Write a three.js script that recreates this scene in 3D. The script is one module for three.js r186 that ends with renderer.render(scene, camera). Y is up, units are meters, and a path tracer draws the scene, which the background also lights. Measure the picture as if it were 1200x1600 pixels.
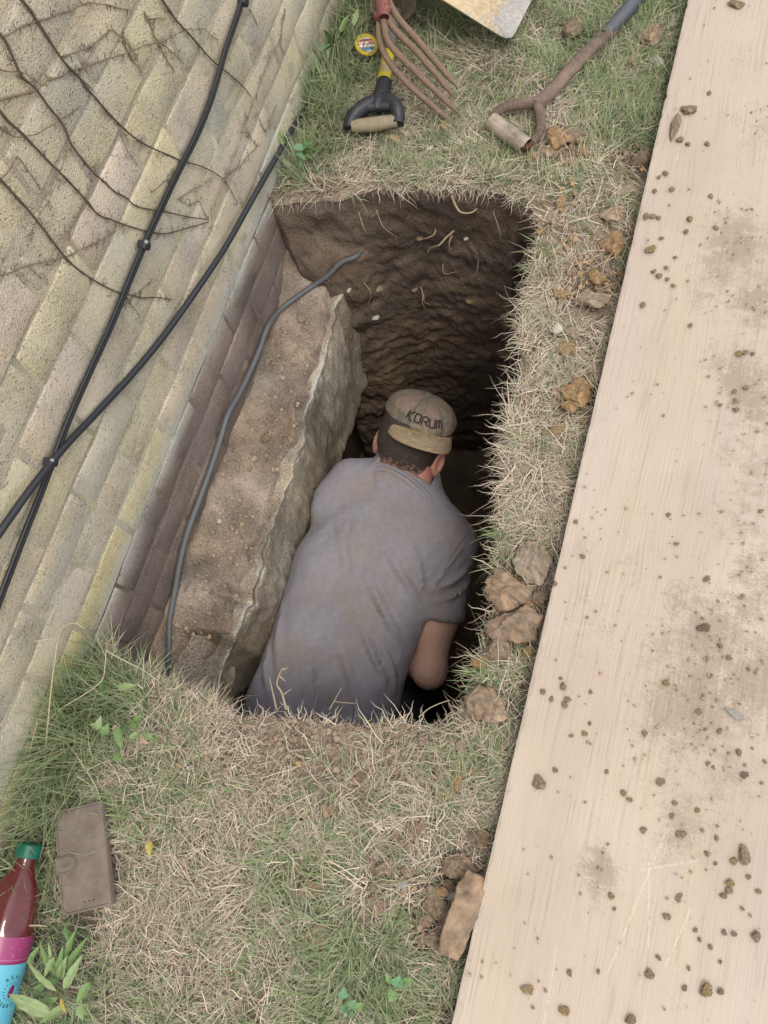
import * as THREE from 'three';
import { mergeGeometries, mergeVertices } from 'three/addons/utils/BufferGeometryUtils.js';
import { MarchingCubes } from 'three/addons/objects/MarchingCubes.js';
import { RoundedBoxGeometry } from 'three/addons/geometries/RoundedBoxGeometry.js';

/* ---------- camera, sky, sun, exposure ---------- */
const V3 = (x, y, z) => new THREE.Vector3(x, y, z);
const CAM_H = 1.3, FOC = 1220;
const camR = V3(0.9523416, -0.1229089, -0.2791753), camU = V3(-0.2268499, 0.3264767, -0.9175794), camB = V3(0.2039228, 0.9371800, 0.2830354);
const scene = new THREE.Scene();
const camera = new THREE.PerspectiveCamera(2 * Math.atan(800 / FOC) * 180 / Math.PI, 3 / 4, 0.02, 400);
camera.position.set(0, CAM_H, 0);
camera.quaternion.setFromRotationMatrix(new THREE.Matrix4().makeBasis(camR, camU, camB));
const renderer = new THREE.WebGLRenderer({ antialias: true });
renderer.toneMapping = THREE.LinearToneMapping;
renderer.toneMappingExposure = 1.22;
renderer.shadowMap.enabled = true;
{ // pale overcast sky, brightest overhead
  const W = 64, H = 32, d = new Float32Array(W * H * 4);
  for (let j = 0; j < H; j++) for (let i = 0; i < W; i++) {
    const el = ((j + 0.5) / H - 0.5) * Math.PI, s = Math.max(0, Math.sin(el));
    const L = el < 0 ? 0.3 : 0.98 * (1 + 2 * s) / 1.9;
    const k = (j * W + i) * 4;
    d[k] = L * 0.97; d[k + 1] = L * 0.985; d[k + 2] = L * 1.03; d[k + 3] = 1;
  }
  const t = new THREE.DataTexture(d, W, H, THREE.RGBAFormat, THREE.FloatType);
  t.mapping = THREE.EquirectangularReflectionMapping; t.magFilter = THREE.LinearFilter; t.needsUpdate = true;
  scene.background = t; scene.environment = t;
}
const sun = new THREE.DirectionalLight(0xfff3e0, 1.3);
sun.position.set(1.4, 5.2, 0.7); sun.castShadow = true; sun.shadow.radius = 34;
sun.shadow.mapSize.set(2048, 2048);
Object.assign(sun.shadow.camera, { left: -3, right: 3, top: 3, bottom: -3, near: 0.5, far: 14 });
sun.target.position.set(-0.4, 0, -0.6);
scene.add(sun, sun.target);

/* ---------- helpers ---------- */
function rng(seed) { let a = seed >>> 0; return () => { a |= 0; a = a + 0x6D2B79F5 | 0; let t = Math.imul(a ^ a >>> 15, 1 | a); t = t + Math.imul(t ^ t >>> 7, 61 | t) ^ t; return ((t ^ t >>> 14) >>> 0) / 4294967296; }; }
const lerp = (a, b, t) => a + (b - a) * t, clamp = (x, a = 0, b = 1) => x < a ? a : x > b ? b : x;
const sstep = (a, b, x) => { const t = clamp((x - a) / (b - a)); return t * t * (3 - 2 * t); };
function h3(x, y, z) { let h = Math.imul(x, 374761393) + Math.imul(y, 668265263) + Math.imul(z, 2147483647 ^ 0x3c6ef372) | 0; h = Math.imul(h ^ h >>> 13, 1274126177); h ^= h >>> 16; return (h >>> 0) / 4294967296; }
function noise(x, y = 0, z = 0) { // value noise, -1..1
  const X = Math.floor(x), Y = Math.floor(y), Z = Math.floor(z); let u = x - X, v = y - Y, w = z - Z;
  u = u * u * (3 - 2 * u); v = v * v * (3 - 2 * v); w = w * w * (3 - 2 * w);
  const a = lerp(lerp(h3(X, Y, Z), h3(X + 1, Y, Z), u), lerp(h3(X, Y + 1, Z), h3(X + 1, Y + 1, Z), u), v);
  const b = lerp(lerp(h3(X, Y, Z + 1), h3(X + 1, Y, Z + 1), u), lerp(h3(X, Y + 1, Z + 1), h3(X + 1, Y + 1, Z + 1), u), v);
  return lerp(a, b, w) * 2 - 1;
}
function fbm(x, y = 0, z = 0, o = 4) { let s = 0, a = 0.5; for (let i = 0; i < o; i++) { s += a * noise(x, y, z); x = x * 2.03 + 17.1; y = y * 2.03 + 5.7; z = z * 2.03 + 9.3; a *= 0.5; } return s; }
function h2p(x, y, p, s) { return h3(((x % p) + p) % p, ((y % p) + p) % p, s); }
function pn(x, y, p, s = 0) { const X = Math.floor(x), Y = Math.floor(y); let u = x - X, v = y - Y; u = u * u * (3 - 2 * u); v = v * v * (3 - 2 * v); return lerp(lerp(h2p(X, Y, p, s), h2p(X + 1, Y, p, s), u), lerp(h2p(X, Y + 1, p, s), h2p(X + 1, Y + 1, p, s), u), v) * 2 - 1; }
function pfbm(u, v, p, o = 5, s = 0) { let r = 0, a = 0.5; for (let i = 0; i < o; i++) { r += a * pn(u * p, v * p, p, s + i); p *= 2; a *= 0.55; } return r; }
function worley(u, v, p, s) { const x = u * p, y = v * p, X = Math.floor(x), Y = Math.floor(y); let m = 9; for (let j = -1; j <= 1; j++) for (let i = -1; i <= 1; i++) { const dx = X + i + h2p(X + i, Y + j, p, s) - x, dy = Y + j + h2p(X + i, Y + j, p, s + 77) - y; m = Math.min(m, dx * dx + dy * dy); } return Math.sqrt(m); }
const toS = (c) => { c = clamp(c); return 255 * (c <= 0.0031308 ? c * 12.92 : 1.055 * Math.pow(c, 1 / 2.4) - 0.055); };
function tex(w, h, fn, { srgb = true, wrap = THREE.RepeatWrapping, rx = 1, ry = 1 } = {}) { // fn(u, v) -> linear colour or grey
  const d = new Uint8Array(w * h * 4);
  for (let j = 0; j < h; j++) for (let i = 0; i < w; i++) {
    const c = fn((i + 0.5) / w, (j + 0.5) / h), k = (j * w + i) * 4;
    if (typeof c === 'number') d[k] = d[k + 1] = d[k + 2] = srgb ? toS(c) : 255 * clamp(c);
    else { d[k] = srgb ? toS(c[0]) : 255 * clamp(c[0]); d[k + 1] = srgb ? toS(c[1]) : 255 * clamp(c[1]); d[k + 2] = srgb ? toS(c[2]) : 255 * clamp(c[2]); }
    d[k + 3] = 255;
  }
  const t = new THREE.DataTexture(d, w, h, THREE.RGBAFormat);
  if (srgb) t.colorSpace = THREE.SRGBColorSpace;
  t.wrapS = t.wrapT = wrap; t.repeat.set(rx, ry); t.magFilter = THREE.LinearFilter; t.minFilter = THREE.LinearMipmapLinearFilter; t.generateMipmaps = true; t.needsUpdate = true;
  return t;
}
const rep = (t, r, s = r) => { const c = t.clone(); c.repeat.set(r, s); c.needsUpdate = true; return c; };
const lin = (r, g, b) => new THREE.Color().setRGB(r, g, b);
const mat = (c, o = {}) => new THREE.MeshStandardMaterial({ color: Array.isArray(c) ? lin(...c) : c, roughness: 0.9, metalness: 0, ...o });

/* points of the place, read through the lens: a ray meets a level, or the wall plane */
function ray(u, v) { return camR.clone().multiplyScalar(u - 600).addScaledVector(camU, 800 - v).addScaledVector(camB, -FOC); }
function P(u, v, y = 0) { const r = ray(u, v); return V3(0, CAM_H, 0).addScaledVector(r, (y - CAM_H) / r.y); }
const WALL_X = -0.715;
function PW(u, v, off = 0.004) { const r = ray(u, v); return V3(0, CAM_H, 0).addScaledVector(r, (WALL_X + off) / r.x); }
function PZ(u, v, z) { const r = ray(u, v); return V3(0, CAM_H, 0).addScaledVector(r, z / r.z); }

const names = {};
const RAYC = new THREE.Raycaster(); const SURF = [];
function onto(u, v, lift = 0) { // where the ray meets the dug surfaces, set off by lift
  RAYC.set(V3(0, CAM_H, 0), ray(u, v).normalize()); const h = RAYC.intersectObjects(SURF, false)[0]; if (!h) return P(u, v, -0.24);
  const n = h.face.normal.clone(); if (n.dot(RAYC.ray.direction) > 0) n.negate(); return h.point.clone().addScaledVector(n, lift);
}
function numbered(n) { const k = names[n] = (names[n] ?? -1) + 1; return k ? `${n}_${String(k).padStart(3, '0')}` : n; }
function shade(o) { o.traverse((m) => { if (m.isMesh) { m.castShadow = true; m.receiveShadow = true; } }); return o; }
function tag(o, label, category, group) { o.userData = { label, category, ...(group ? { group } : {}) }; return o; }
function top(name, o, label, category, group) { o.name = numbered(name); tag(o, label, category, group); scene.add(shade(o)); return o; }
function struct(name, geo, m) { const o = new THREE.Mesh(geo, m); o.name = numbered(name); o.userData = { kind: 'structure' }; scene.add(shade(o)); return o; }
function stuff(o, name, label, category, parent = scene) { o.name = name; o.userData = { kind: 'stuff', ...(label ? { label } : {}), ...(category ? { category } : {}) }; parent.add(shade(o)); return o; }
function part(name, geo, m, parent, label) { const o = new THREE.Mesh(geo, m); o.name = name; if (label) o.userData.label = label; parent.add(shade(o)); return o; }
function tube(pts, r, seg = 40, rad = 8, taper) { // r a number or r(t)
  const c = new THREE.CatmullRomCurve3(pts, false, 'centripetal'), g = new THREE.TubeGeometry(c, seg, 1, rad, false), p = g.attributes.position, q = V3();
  for (let i = 0; i <= seg; i++) { c.getPointAt(i / seg, q); const R = typeof r === 'function' ? r(i / seg) : r; for (let j = 0; j <= rad; j++) { const k = i * (rad + 1) + j; p.setXYZ(k, q.x + (p.getX(k) - q.x) * R, q.y + (p.getY(k) - q.y) * R, q.z + (p.getZ(k) - q.z) * R); } }
  // end caps
  const idx = Array.from(g.index.array), n = p.count, pos = Array.from(p.array), nor = Array.from(g.attributes.normal.array), uv = Array.from(g.attributes.uv.array);
  for (const [e, f] of [[0, 1], [seg, -1]]) { c.getPointAt(e / seg, q); const b = pos.length / 3; pos.push(q.x, q.y, q.z); nor.push(0, 1, 0); uv.push(0, 0); for (let j = 0; j < rad; j++) { const a = e * (rad + 1) + j; f > 0 ? idx.push(b, a + 1, a) : idx.push(b, a, a + 1); } }
  const o = new THREE.BufferGeometry(); o.setAttribute('position', new THREE.Float32BufferAttribute(pos, 3)); o.setAttribute('normal', new THREE.Float32BufferAttribute(nor, 3)); o.setAttribute('uv', new THREE.Float32BufferAttribute(uv, 2)); o.setIndex(idx); return o;
}
function gridGeo(nu, nv, fn, { closedU = false, flip = false } = {}) { // fn(i/nu, j/nv) -> {p, uv, c}
  const pos = [], uv = [], col = [], idx = []; let hasC = false;
  for (let j = 0; j <= nv; j++) for (let i = 0; i <= nu; i++) { const r = fn(i / nu, j / nv, i, j); pos.push(r.p.x, r.p.y, r.p.z); uv.push(...(r.uv || [i / nu, j / nv])); if (r.c) { col.push(...r.c); hasC = true; } }
  for (let j = 0; j < nv; j++) for (let i = 0; i < nu; i++) { const a = j * (nu + 1) + i, b = a + 1, c = a + nu + 1, d = c + 1; flip ? idx.push(a, c, b, b, c, d) : idx.push(a, b, c, b, d, c); }
  const g = new THREE.BufferGeometry(); g.setAttribute('position', new THREE.Float32BufferAttribute(pos, 3)); g.setAttribute('uv', new THREE.Float32BufferAttribute(uv, 2)); if (hasC) g.setAttribute('color', new THREE.Float32BufferAttribute(col, 3)); g.setIndex(idx); g.computeVertexNormals();
  if (closedU) { const n = g.attributes.normal; for (let j = 0; j <= nv; j++) { const a = j * (nu + 1), b = a + nu; const x = n.getX(a) + n.getX(b), y = n.getY(a) + n.getY(b), z = n.getZ(a) + n.getZ(b), l = Math.hypot(x, y, z) || 1; n.setXYZ(a, x / l, y / l, z / l); n.setXYZ(b, x / l, y / l, z / l); } }
  return g;
}
const M4 = (p, q, s) => new THREE.Matrix4().compose(p, q, s);

/* ---------- shared textures ---------- */
const T = {};
T.soil = tex(1024, 1024, (u, v) => { const a = pfbm(u, v, 8, 6, 1), w = worley(u, v, 90, 3), w2 = worley(u, v, 210, 9), g = h3(u * 1024 | 0, v * 1024 | 0, 5) - 0.5; const k = 0.72 + a * 0.5 + (0.5 - w) * 0.34 + (0.5 - w2) * 0.25 + g * 0.16, warm = pfbm(u, v, 5, 3, 20) * 0.06; const st = w < 0.18 && h2p(Math.floor(u * 90), Math.floor(v * 90), 90, 44) > 0.9 ? 0.45 : 0; return [k * (0.62 + warm) + st, k * 0.56 + st, k * (0.5 - warm) + st * 0.9]; });
T.soilB = tex(1024, 1024, (u, v) => 0.5 + pfbm(u, v, 10, 6, 1) * 0.5 + (0.45 - worley(u, v, 90, 3)) * 0.35 + (0.45 - worley(u, v, 210, 9)) * 0.2, { srgb: false });
T.grain = tex(1024, 1024, (u, v) => { const f = h3(u * 1024 | 0, v * 1024 | 0, 8) - 0.5, a = pfbm(u, v, 6, 5, 30), s = pfbm(u, v, 256, 2, 60), w = worley(u, v, 60, 12); let k = 0.86 + a * 0.26 + f * 0.26 + s * 0.42; if (w < 0.2 && h2p(Math.floor(u * 60), Math.floor(v * 60), 60, 5) > 0.8) k *= 0.45; const g = pfbm(u, v, 4, 4, 90); return [k * (1 + g * 0.05), k, k * (0.97 - g * 0.16)]; });
T.grainB = tex(1024, 1024, (u, v) => 0.5 + pfbm(u, v, 280, 2, 60) * 0.7 + pfbm(u, v, 24, 4, 30) * 0.3 - (worley(u, v, 60, 12) < 0.18 ? 0.2 : 0), { srgb: false });

/* ---------- the ground with the trench dug in it ---------- */
const LEDGE_Y = -0.262, FACE_X = -0.565, FLOOR_Y = -1.36;
const rimCtrl = [[-0.722, -0.045], [-0.66, -0.025], [-0.60, -0.004], [-0.50, 0.006], [-0.40, 0.006], [-0.29, -0.014], [-0.19, -0.042], [-0.088, -0.066], [-0.060, -0.12], [-0.063, -0.23], [-0.070, -0.32], [-0.080, -0.436], [-0.094, -0.52], [-0.108, -0.60], [-0.121, -0.711], [-0.138, -0.863], [-0.150, -0.985], [-0.170, -1.07], [-0.26, -1.108], [-0.35, -1.108], [-0.45, -1.08], [-0.556, -1.052], [-0.64, -1.028], [-0.722, -0.998]];
const rimCurve = (() => { // straight along the wall, ragged elsewhere
  const pts = []; const c = new THREE.CatmullRomCurve3(rimCtrl.map(([x, z]) => V3(x, 0, z)), false, 'centripetal');
  const N = 380; for (let i = 0; i < N; i++) { const p = c.getPointAt(i / (N - 1)); const e = Math.min(1, i / 12, (N - 1 - i) / 12); const n = fbm(p.x * 14, p.z * 14, 3, 4) * 0.022 * e; const d = V3(p.x + 0.4, 0, p.z + 0.55).normalize(); p.addScaledVector(d, n); pts.push(p); }
  const M = 80; for (let i = 1; i < M; i++) pts.push(V3(-0.722, 0, lerp(-0.985, -0.055, i / M)));
  return pts;
})();
const NR = rimCurve.length;
function insidePit(x, z, grow = 0) { let c = false; const cx = -0.4, cz = -0.55; const s = 1 / (1 + grow); x = cx + (x - cx) * s; z = cz + (z - cz) * s; for (let i = 0, j = NR - 1; i < NR; j = i++) { const a = rimCurve[i], b = rimCurve[j]; if ((a.z > z) !== (b.z > z) && x < (b.x - a.x) * (z - a.z) / (b.z - a.z) + a.x) c = !c; } return c; }
function rimDist(x, z) { let m = 1e9; for (const p of rimCurve) { if (p.x < -0.715) continue; const d = (p.x - x) ** 2 + (p.z - z) ** 2; if (d < m) m = d; } return Math.sqrt(m); }

// how the lawn varies: [px, py, green 0..1, cover 0..1] read where the photograph shows it
const LAWN = [[560, 130, .4, .9], [620, 250, .55, 1], [700, 240, .5, 1], [690, 290, .12, 1], [560, 290, .25, .6], [480, 275, .5, .5], [750, 100, .5, 1], [650, 130, .45, .9], [870, 80, .75, 1], [950, 50, .75, 1], [1000, 150, .75, 1], [980, 220, .8, .9], [860, 215, .3, .5], [900, 300, .5, .8], [830, 300, .45, .9], [790, 250, .5, 1], [540, 40, .9, 1], [505, 150, .8, .9], [640, 50, .75, 1], [720, 60, .85, 1], [840, 420, .3, .8], [850, 550, .15, 1], [820, 640, .1, 1], [900, 560, .15, .7], [800, 740, .05, 1], [870, 700, .2, .9], [850, 480, .15, .9], [830, 580, .1, 1], [850, 640, .1, 1], [800, 700, .05, 1], [840, 760, .1, .9], [480, 310, .3, .0], [530, 318, .2, .1], [450, 300, .4, .0], [440, 285, .6, .5], [590, 318, .1, .5], [820, 835, .5, .7], [790, 790, .15, .9], [910, 440, .2, .0], [950, 400, .2, .05], [880, 370, .25, .2], [900, 410, .2, .05], [950, 450, .2, .0], [870, 340, .2, .25], [940, 475, .2, .1], [870, 240, .2, .2], [985, 255, .4, .2], [950, 330, .4, .5], [800, 940, .3, .3], [780, 1050, .6, .8], [770, 1000, .5, .5], [830, 930, .2, .25], [300, 1090, .12, .95], [150, 1050, .7, 1], [60, 1180, .9, 1], [150, 1150, .65, 1], [190, 1100, .7, 1], [250, 1180, .4, 1], [420, 1150, .1, .1], [600, 1135, .1, .0], [520, 1130, .1, .0], [460, 1130, .1, .0], [660, 1135, .1, .05], [560, 1160, .1, .05], [500, 1170, .1, .1], [690, 1150, .15, .3], [440, 1190, .1, .15], [480, 1215, .3, .4], [560, 1200, .15, .3], [620, 1190, .2, .4], [380, 1140, .1, .4], [280, 1220, .75, 1], [350, 1250, .3, 1], [250, 1390, .25, 1], [300, 1330, .22, 1], [400, 1300, .3, 1], [450, 1400, .6, 1], [540, 1450, .9, 1], [500, 1360, .7, 1], [600, 1500, .8, 1], [330, 1500, .4, 1], [430, 1550, .55, 1], [220, 1550, .55, 1], [640, 1540, .7, 1], [90, 1520, .8, 1], [650, 1230, .5, .8], [770, 1200, .5, 1], [740, 1270, .18, .9], [700, 1320, .25, .8], [640, 1380, .35, .6], [680, 1440, .3, .6], [20, 1280, .85, 1], [180, 1470, .45, 1], [600, 1260, .35, .6], [540, 1290, .5, .9], [350, 1420, .25, 1], [270, 1460, .3, 1], [340, 1180, .25, .9]].map(([u, v, g, c]) => { const p = P(u, v); return [p.x, p.z, g, c]; });
function lawn(x, z) { let W = 0, G = 0, C = 0; for (const [a, b, g, c] of LAWN) { const d = (a - x) ** 2 + (b - z) ** 2 + 0.0004, w = 1 / (d * d); W += w; G += w * g; C += w * c; } const n = fbm(x * 18, z * 18, 1, 3); return [clamp((G / W - 0.5) * 1.3 + 0.46 + n * 0.62), clamp(C / W + fbm(x * 30, z * 30, 7, 3) * 0.5)]; }
function groundY(x, z) { return fbm(x * 6, z * 6, 2, 4) * 0.022 + fbm(x * 40, z * 40, 4, 3) * 0.006; }
{
  const S = [0, 0.006, 0.015, 0.03, 0.05, 0.075, 0.105, 0.14, 0.18, 0.22, 0.27, 0.32, 0.38, 0.45, 0.52, 0.6, 0.7, 0.8, 0.92, 1.05, 1.2, 1.4, 1.7, 2.1, 2.8, 4, 7, 14, 35, 90];
  const cx = -0.4, cz = -0.55;
  const g = gridGeo(NR, S.length - 1, (a, b, i, j) => {
    const r = rimCurve[i % NR], s = 1 + S[j]; const x = cx + (r.x - cx) * s, z = cz + (r.z - cz) * s;
    const near = S[j] < 3 ? 1 : 0; let y = groundY(x, z) * near; if (j === 0) y -= 0.012; if (j === 1) y -= 0.004;
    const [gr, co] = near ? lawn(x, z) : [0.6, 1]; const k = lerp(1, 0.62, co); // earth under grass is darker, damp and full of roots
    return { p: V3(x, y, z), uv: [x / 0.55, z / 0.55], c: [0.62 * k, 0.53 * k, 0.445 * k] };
  }, { closedU: true, flip: true });
  struct('ground', g, mat([1, 1, 1], { map: T.soil, bumpMap: T.soilB, bumpScale: 0.003, vertexColors: true, roughness: 1 }));

  // walls of the pit: beds of soil, spade cuts, stones standing proud
  const ND = 170;
  const wallGeo = gridGeo(NR, ND, (a, b, i, j) => {
    const r = rimCurve[i % NR]; const t = Math.pow(b, 0.85), y = lerp(groundY(r.x, r.z) - 0.0115, FLOOR_Y - 0.03, t);
    let x = r.x, z = r.z; const onWall = r.x < -0.716;
    if (j > 0 && !onWall) {
      const back = z < -0.95 ? 1 : 0, front = z > -0.1 && x < -0.08 ? 1 : 0, right = x > -0.2 ? 1 : 0;
      const d = V3(x - cx, 0, (z - cz) * 0.8).normalize();
      const e = sstep(0, 0.04, -y);
      let o = (fbm(x * 8, y * 8, z * 8, 3) * 0.03 + fbm(x * 40, y * 46, z * 40, 4) * 0.010 + fbm(x * 4 + z * 4, y * 60, 2, 3) * 0.005) * e;
      o += fbm(x * 110, y * 120, z * 110, 2) * 0.008 * e;
      if (front) o += sstep(0.06, 0.35, -y) * 0.24;                 // he stands in under the lawn here
      if (right) o += sstep(0.03, 0.3, -y) * 0.055;
      
      if (back) o -= sstep(0.0, 0.28, -y) * 0.06 * sstep(-0.4, -0.68, x);
      x += d.x * o; z += d.z * o;
      if (x < -0.722) x = -0.722;
    }
    // topsoil is dark and crumbly, a yellower subsoil lies below it
    const sub = sstep(0.3, 0.62, -y + fbm(x * 5, y * 5, z * 5, 3) * 0.16), n = 0.9 + fbm(x * 12, y * 26, z * 12, 3) * 0.55;
    return { p: V3(x, y, z), uv: [(i / NR) * 5.4, y / 0.5], c: [lerp(0.30, 0.33, sub) * n, lerp(0.245, 0.262, sub) * n, lerp(0.205, 0.20, sub) * n] };
  }, { closedU: true });
  SURF.push(struct('trench_soil', wallGeo, mat([1, 1, 1], { side: THREE.DoubleSide, map: T.soil, bumpMap: T.soilB, bumpScale: 0.004, vertexColors: true, roughness: 1 })));
  const fl = gridGeo(60, 110, (a, b) => { const x = lerp(-0.85, 0.1, a), z = lerp(-1.3, 0.4, b); return { p: V3(x, FLOOR_Y + fbm(x * 7, z * 7, 1, 4) * 0.07 + Math.abs(fbm(x * 30, z * 30, 5, 3)) * 0.03, z), uv: [x / 0.5, z / 0.5] }; }, { flip: true });
  struct('trench_floor', fl, mat([0.42, 0.33, 0.24], { map: T.soil, bumpMap: T.soilB, bumpScale: 0.004, roughness: 1 }));
}

/* ---------- the house wall ---------- */
const PITCH_Y = 0.0778, PITCH_Z = 0.191, Y0 = 0.003;
{
  const wall = new THREE.Group(); wall.position.set(WALL_X, 0, 0);
  top('brick_wall', wall, 'pale yellowish brick house wall with bare creeper and cables, on the left beside the trench', 'wall');
  // masonry body with raked mortar beds; the face is laid in front of it brick by brick
  const zA = 0.75, zB = -2.6, yB = 2.7;
  const core = new THREE.BoxGeometry(0.24, yB + 0.3, zA - zB + 0.0); core.translate(-0.12 - 0.0095, (yB - 0.3) / 2 + 0.015, (zA + zB) / 2);
  part('masonry', core, mat([0.36, 0.32, 0.24], { map: rep(T.grain, 6), roughness: 1 }), wall);
  const mortarMat = mat([1, 1, 1], { map: T.grain, bumpMap: T.grainB, bumpScale: 0.0015, vertexColors: true, roughness: 1 });
  const mg = gridGeo(260, 170, (a, b) => {
    const z = lerp(0.45, -2.2, a), y = lerp(-0.285, 1.3, b);
    // pointing is struck fuller in some beds than in others
    const d = -0.0016 + fbm(z * 9, y * 26, 3, 3) * 0.0035 + fbm(z * 60, y * 60, 8, 2) * 0.0015;
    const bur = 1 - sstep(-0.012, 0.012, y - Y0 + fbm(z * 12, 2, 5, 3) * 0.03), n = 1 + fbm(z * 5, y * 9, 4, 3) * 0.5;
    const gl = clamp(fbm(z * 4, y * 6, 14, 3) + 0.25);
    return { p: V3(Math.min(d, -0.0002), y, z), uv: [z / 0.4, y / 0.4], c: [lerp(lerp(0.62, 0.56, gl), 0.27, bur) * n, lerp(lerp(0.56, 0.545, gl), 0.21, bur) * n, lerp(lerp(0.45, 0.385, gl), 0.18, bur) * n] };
  });
  part('mortar', mg, mortarMat, wall);
  const tints = [[.67, .605, .44], [.66, .57, .455], [.64, .59, .455], [.68, .615, .465], [.66, .58, .445], [.675, .61, .445], [.63, .58, .465], [.66, .57, .465]];
  const bmats = tints.map((c) => mat([1, 1, 1], { map: T.grain, bumpMap: T.grainB, bumpScale: 0.0011, vertexColors: true, roughness: 0.97 }));
  const R = rng(91);
  function brickGeo(kind, ti, seed, cy, cz) {
    const L = PITCH_Z - 0.006, H = PITCH_Y - 0.0055, nu = 6, nv = 4, base = tints[ti];
    const uo = h3(seed, 1, 0) * 7, vo = h3(seed, 2, 0) * 7;
    return gridGeo(nu, nv, (a, b, i, j) => {
      const e = (i === 0 || i === nu || j === 0 || j === nv), e2 = (i === 1 || i === nu - 1 || j === 1 || j === nv - 1);
      const us = [0, 0.022, 0.28, 0.5, 0.72, 0.978, 1][i], vs = [0, 0.055, 0.5, 0.945, 1][j];
      const y = (vs - 0.5) * H + (e ? fbm(seed * 3 + us * 5, vs * 5, 1, 2) * 0.004 : 0), z = (0.5 - us) * L + (e ? fbm(seed * 3 + us * 4, vs * 6, 9, 2) * 0.004 : 0);
      const x = e ? -0.0042 : (e2 ? 0.0006 : 0.0012) + fbm(us * 3 + seed * 7, vs * 2, 4, 2) * 0.003;
      const wy = cy + y, wz = cz + z; let c = base.slice();
      const n = 1 + fbm(wz * 9, wy * 14, 21, 3) * 0.38; c = c.map((q) => q * n);
      const al = clamp(fbm(wz * 3.2, wy * 7, 31, 3) * 1.6 + 0.02) * 0.45; c = [lerp(c[0], 0.58, al), lerp(c[1], 0.575, al), lerp(c[2], 0.37, al)];       // algae
      const gy = clamp(fbm(wz * 7 + 40, wy * 11, 11, 3) * 2.4 - 0.25) * 0.75; c = [lerp(c[0], 0.47, gy), lerp(c[1], 0.46, gy), lerp(c[2], 0.42, gy)]; // grey crust
      if (kind === 'low') { const yl = clamp(1.1 + fbm(wz * 6, wy * 12, 41, 2) * 2) * sstep(-0.75, 0.2, wz) * 0.8; c = [lerp(c[0], 0.56, yl), lerp(c[1], 0.50, yl), lerp(c[2], 0.24, yl)]; const li = sstep(0.034, 0.014, wy + fbm(wz * 14, 1, 3, 3) * 0.02); c = [lerp(c[0], 0.63, li), lerp(c[1], 0.63, li), lerp(c[2], 0.57, li)]; } // splash line of lime
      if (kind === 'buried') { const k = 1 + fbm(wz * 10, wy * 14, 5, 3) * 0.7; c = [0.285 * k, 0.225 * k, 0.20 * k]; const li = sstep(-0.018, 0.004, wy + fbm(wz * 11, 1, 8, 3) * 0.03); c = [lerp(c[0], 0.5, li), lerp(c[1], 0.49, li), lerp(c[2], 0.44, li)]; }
      return { p: V3(x, y, z), uv: [(us * L) / 0.4 + uo, (vs * H) / 0.4 + vo], c };
    });
  }
  let n = 0, sx = 0; const extra = [];
  for (let k = -4; k < 15; k++) {
    const cy = Y0 + PITCH_Y * (k + 0.5), z0 = -(0.239 + (k & 1 ? 0.0955 : 0)), zoff = 0.004 * fbm(k * 3.3, 0, 0, 1);
    for (let m = -4; m < 11; m++) {
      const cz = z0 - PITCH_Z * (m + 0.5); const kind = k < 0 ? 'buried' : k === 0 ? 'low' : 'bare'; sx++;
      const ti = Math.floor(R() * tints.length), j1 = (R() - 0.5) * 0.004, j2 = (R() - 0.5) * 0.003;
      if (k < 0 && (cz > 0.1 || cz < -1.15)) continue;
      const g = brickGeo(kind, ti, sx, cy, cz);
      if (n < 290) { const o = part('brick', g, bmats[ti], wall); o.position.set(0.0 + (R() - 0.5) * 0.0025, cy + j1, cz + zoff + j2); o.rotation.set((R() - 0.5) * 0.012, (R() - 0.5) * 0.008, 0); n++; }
      else { g.translate(0, cy, cz); extra.push(g); }
    }
  }
  for (let k = 15; k < 34; k++) for (let m = -4; m < 11; m++) { const cy = Y0 + PITCH_Y * (k + 0.5), cz = -(0.239 + (k & 1 ? 0.0955 : 0)) - PITCH_Z * (m + 0.5); const g = new THREE.BoxGeometry(0.01, PITCH_Y - 0.0075, PITCH_Z - 0.008); g.translate(-0.0045, cy, cz); const q = tints[(k * 7 + m * 3 + 40) % 8], arr = []; for (let i = 0; i < g.attributes.position.count; i++) arr.push(...q); g.setAttribute('color', new THREE.Float32BufferAttribute(arr, 3)); g.deleteAttribute('normal'); g.computeVertexNormals(); extra.push(g); }
  stuff(new THREE.Mesh(mergeGeometries(extra.map((g) => { g = g.toNonIndexed(); return g; })), bmats[0]), 'upper_bricks', null, null, wall);
}

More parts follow.
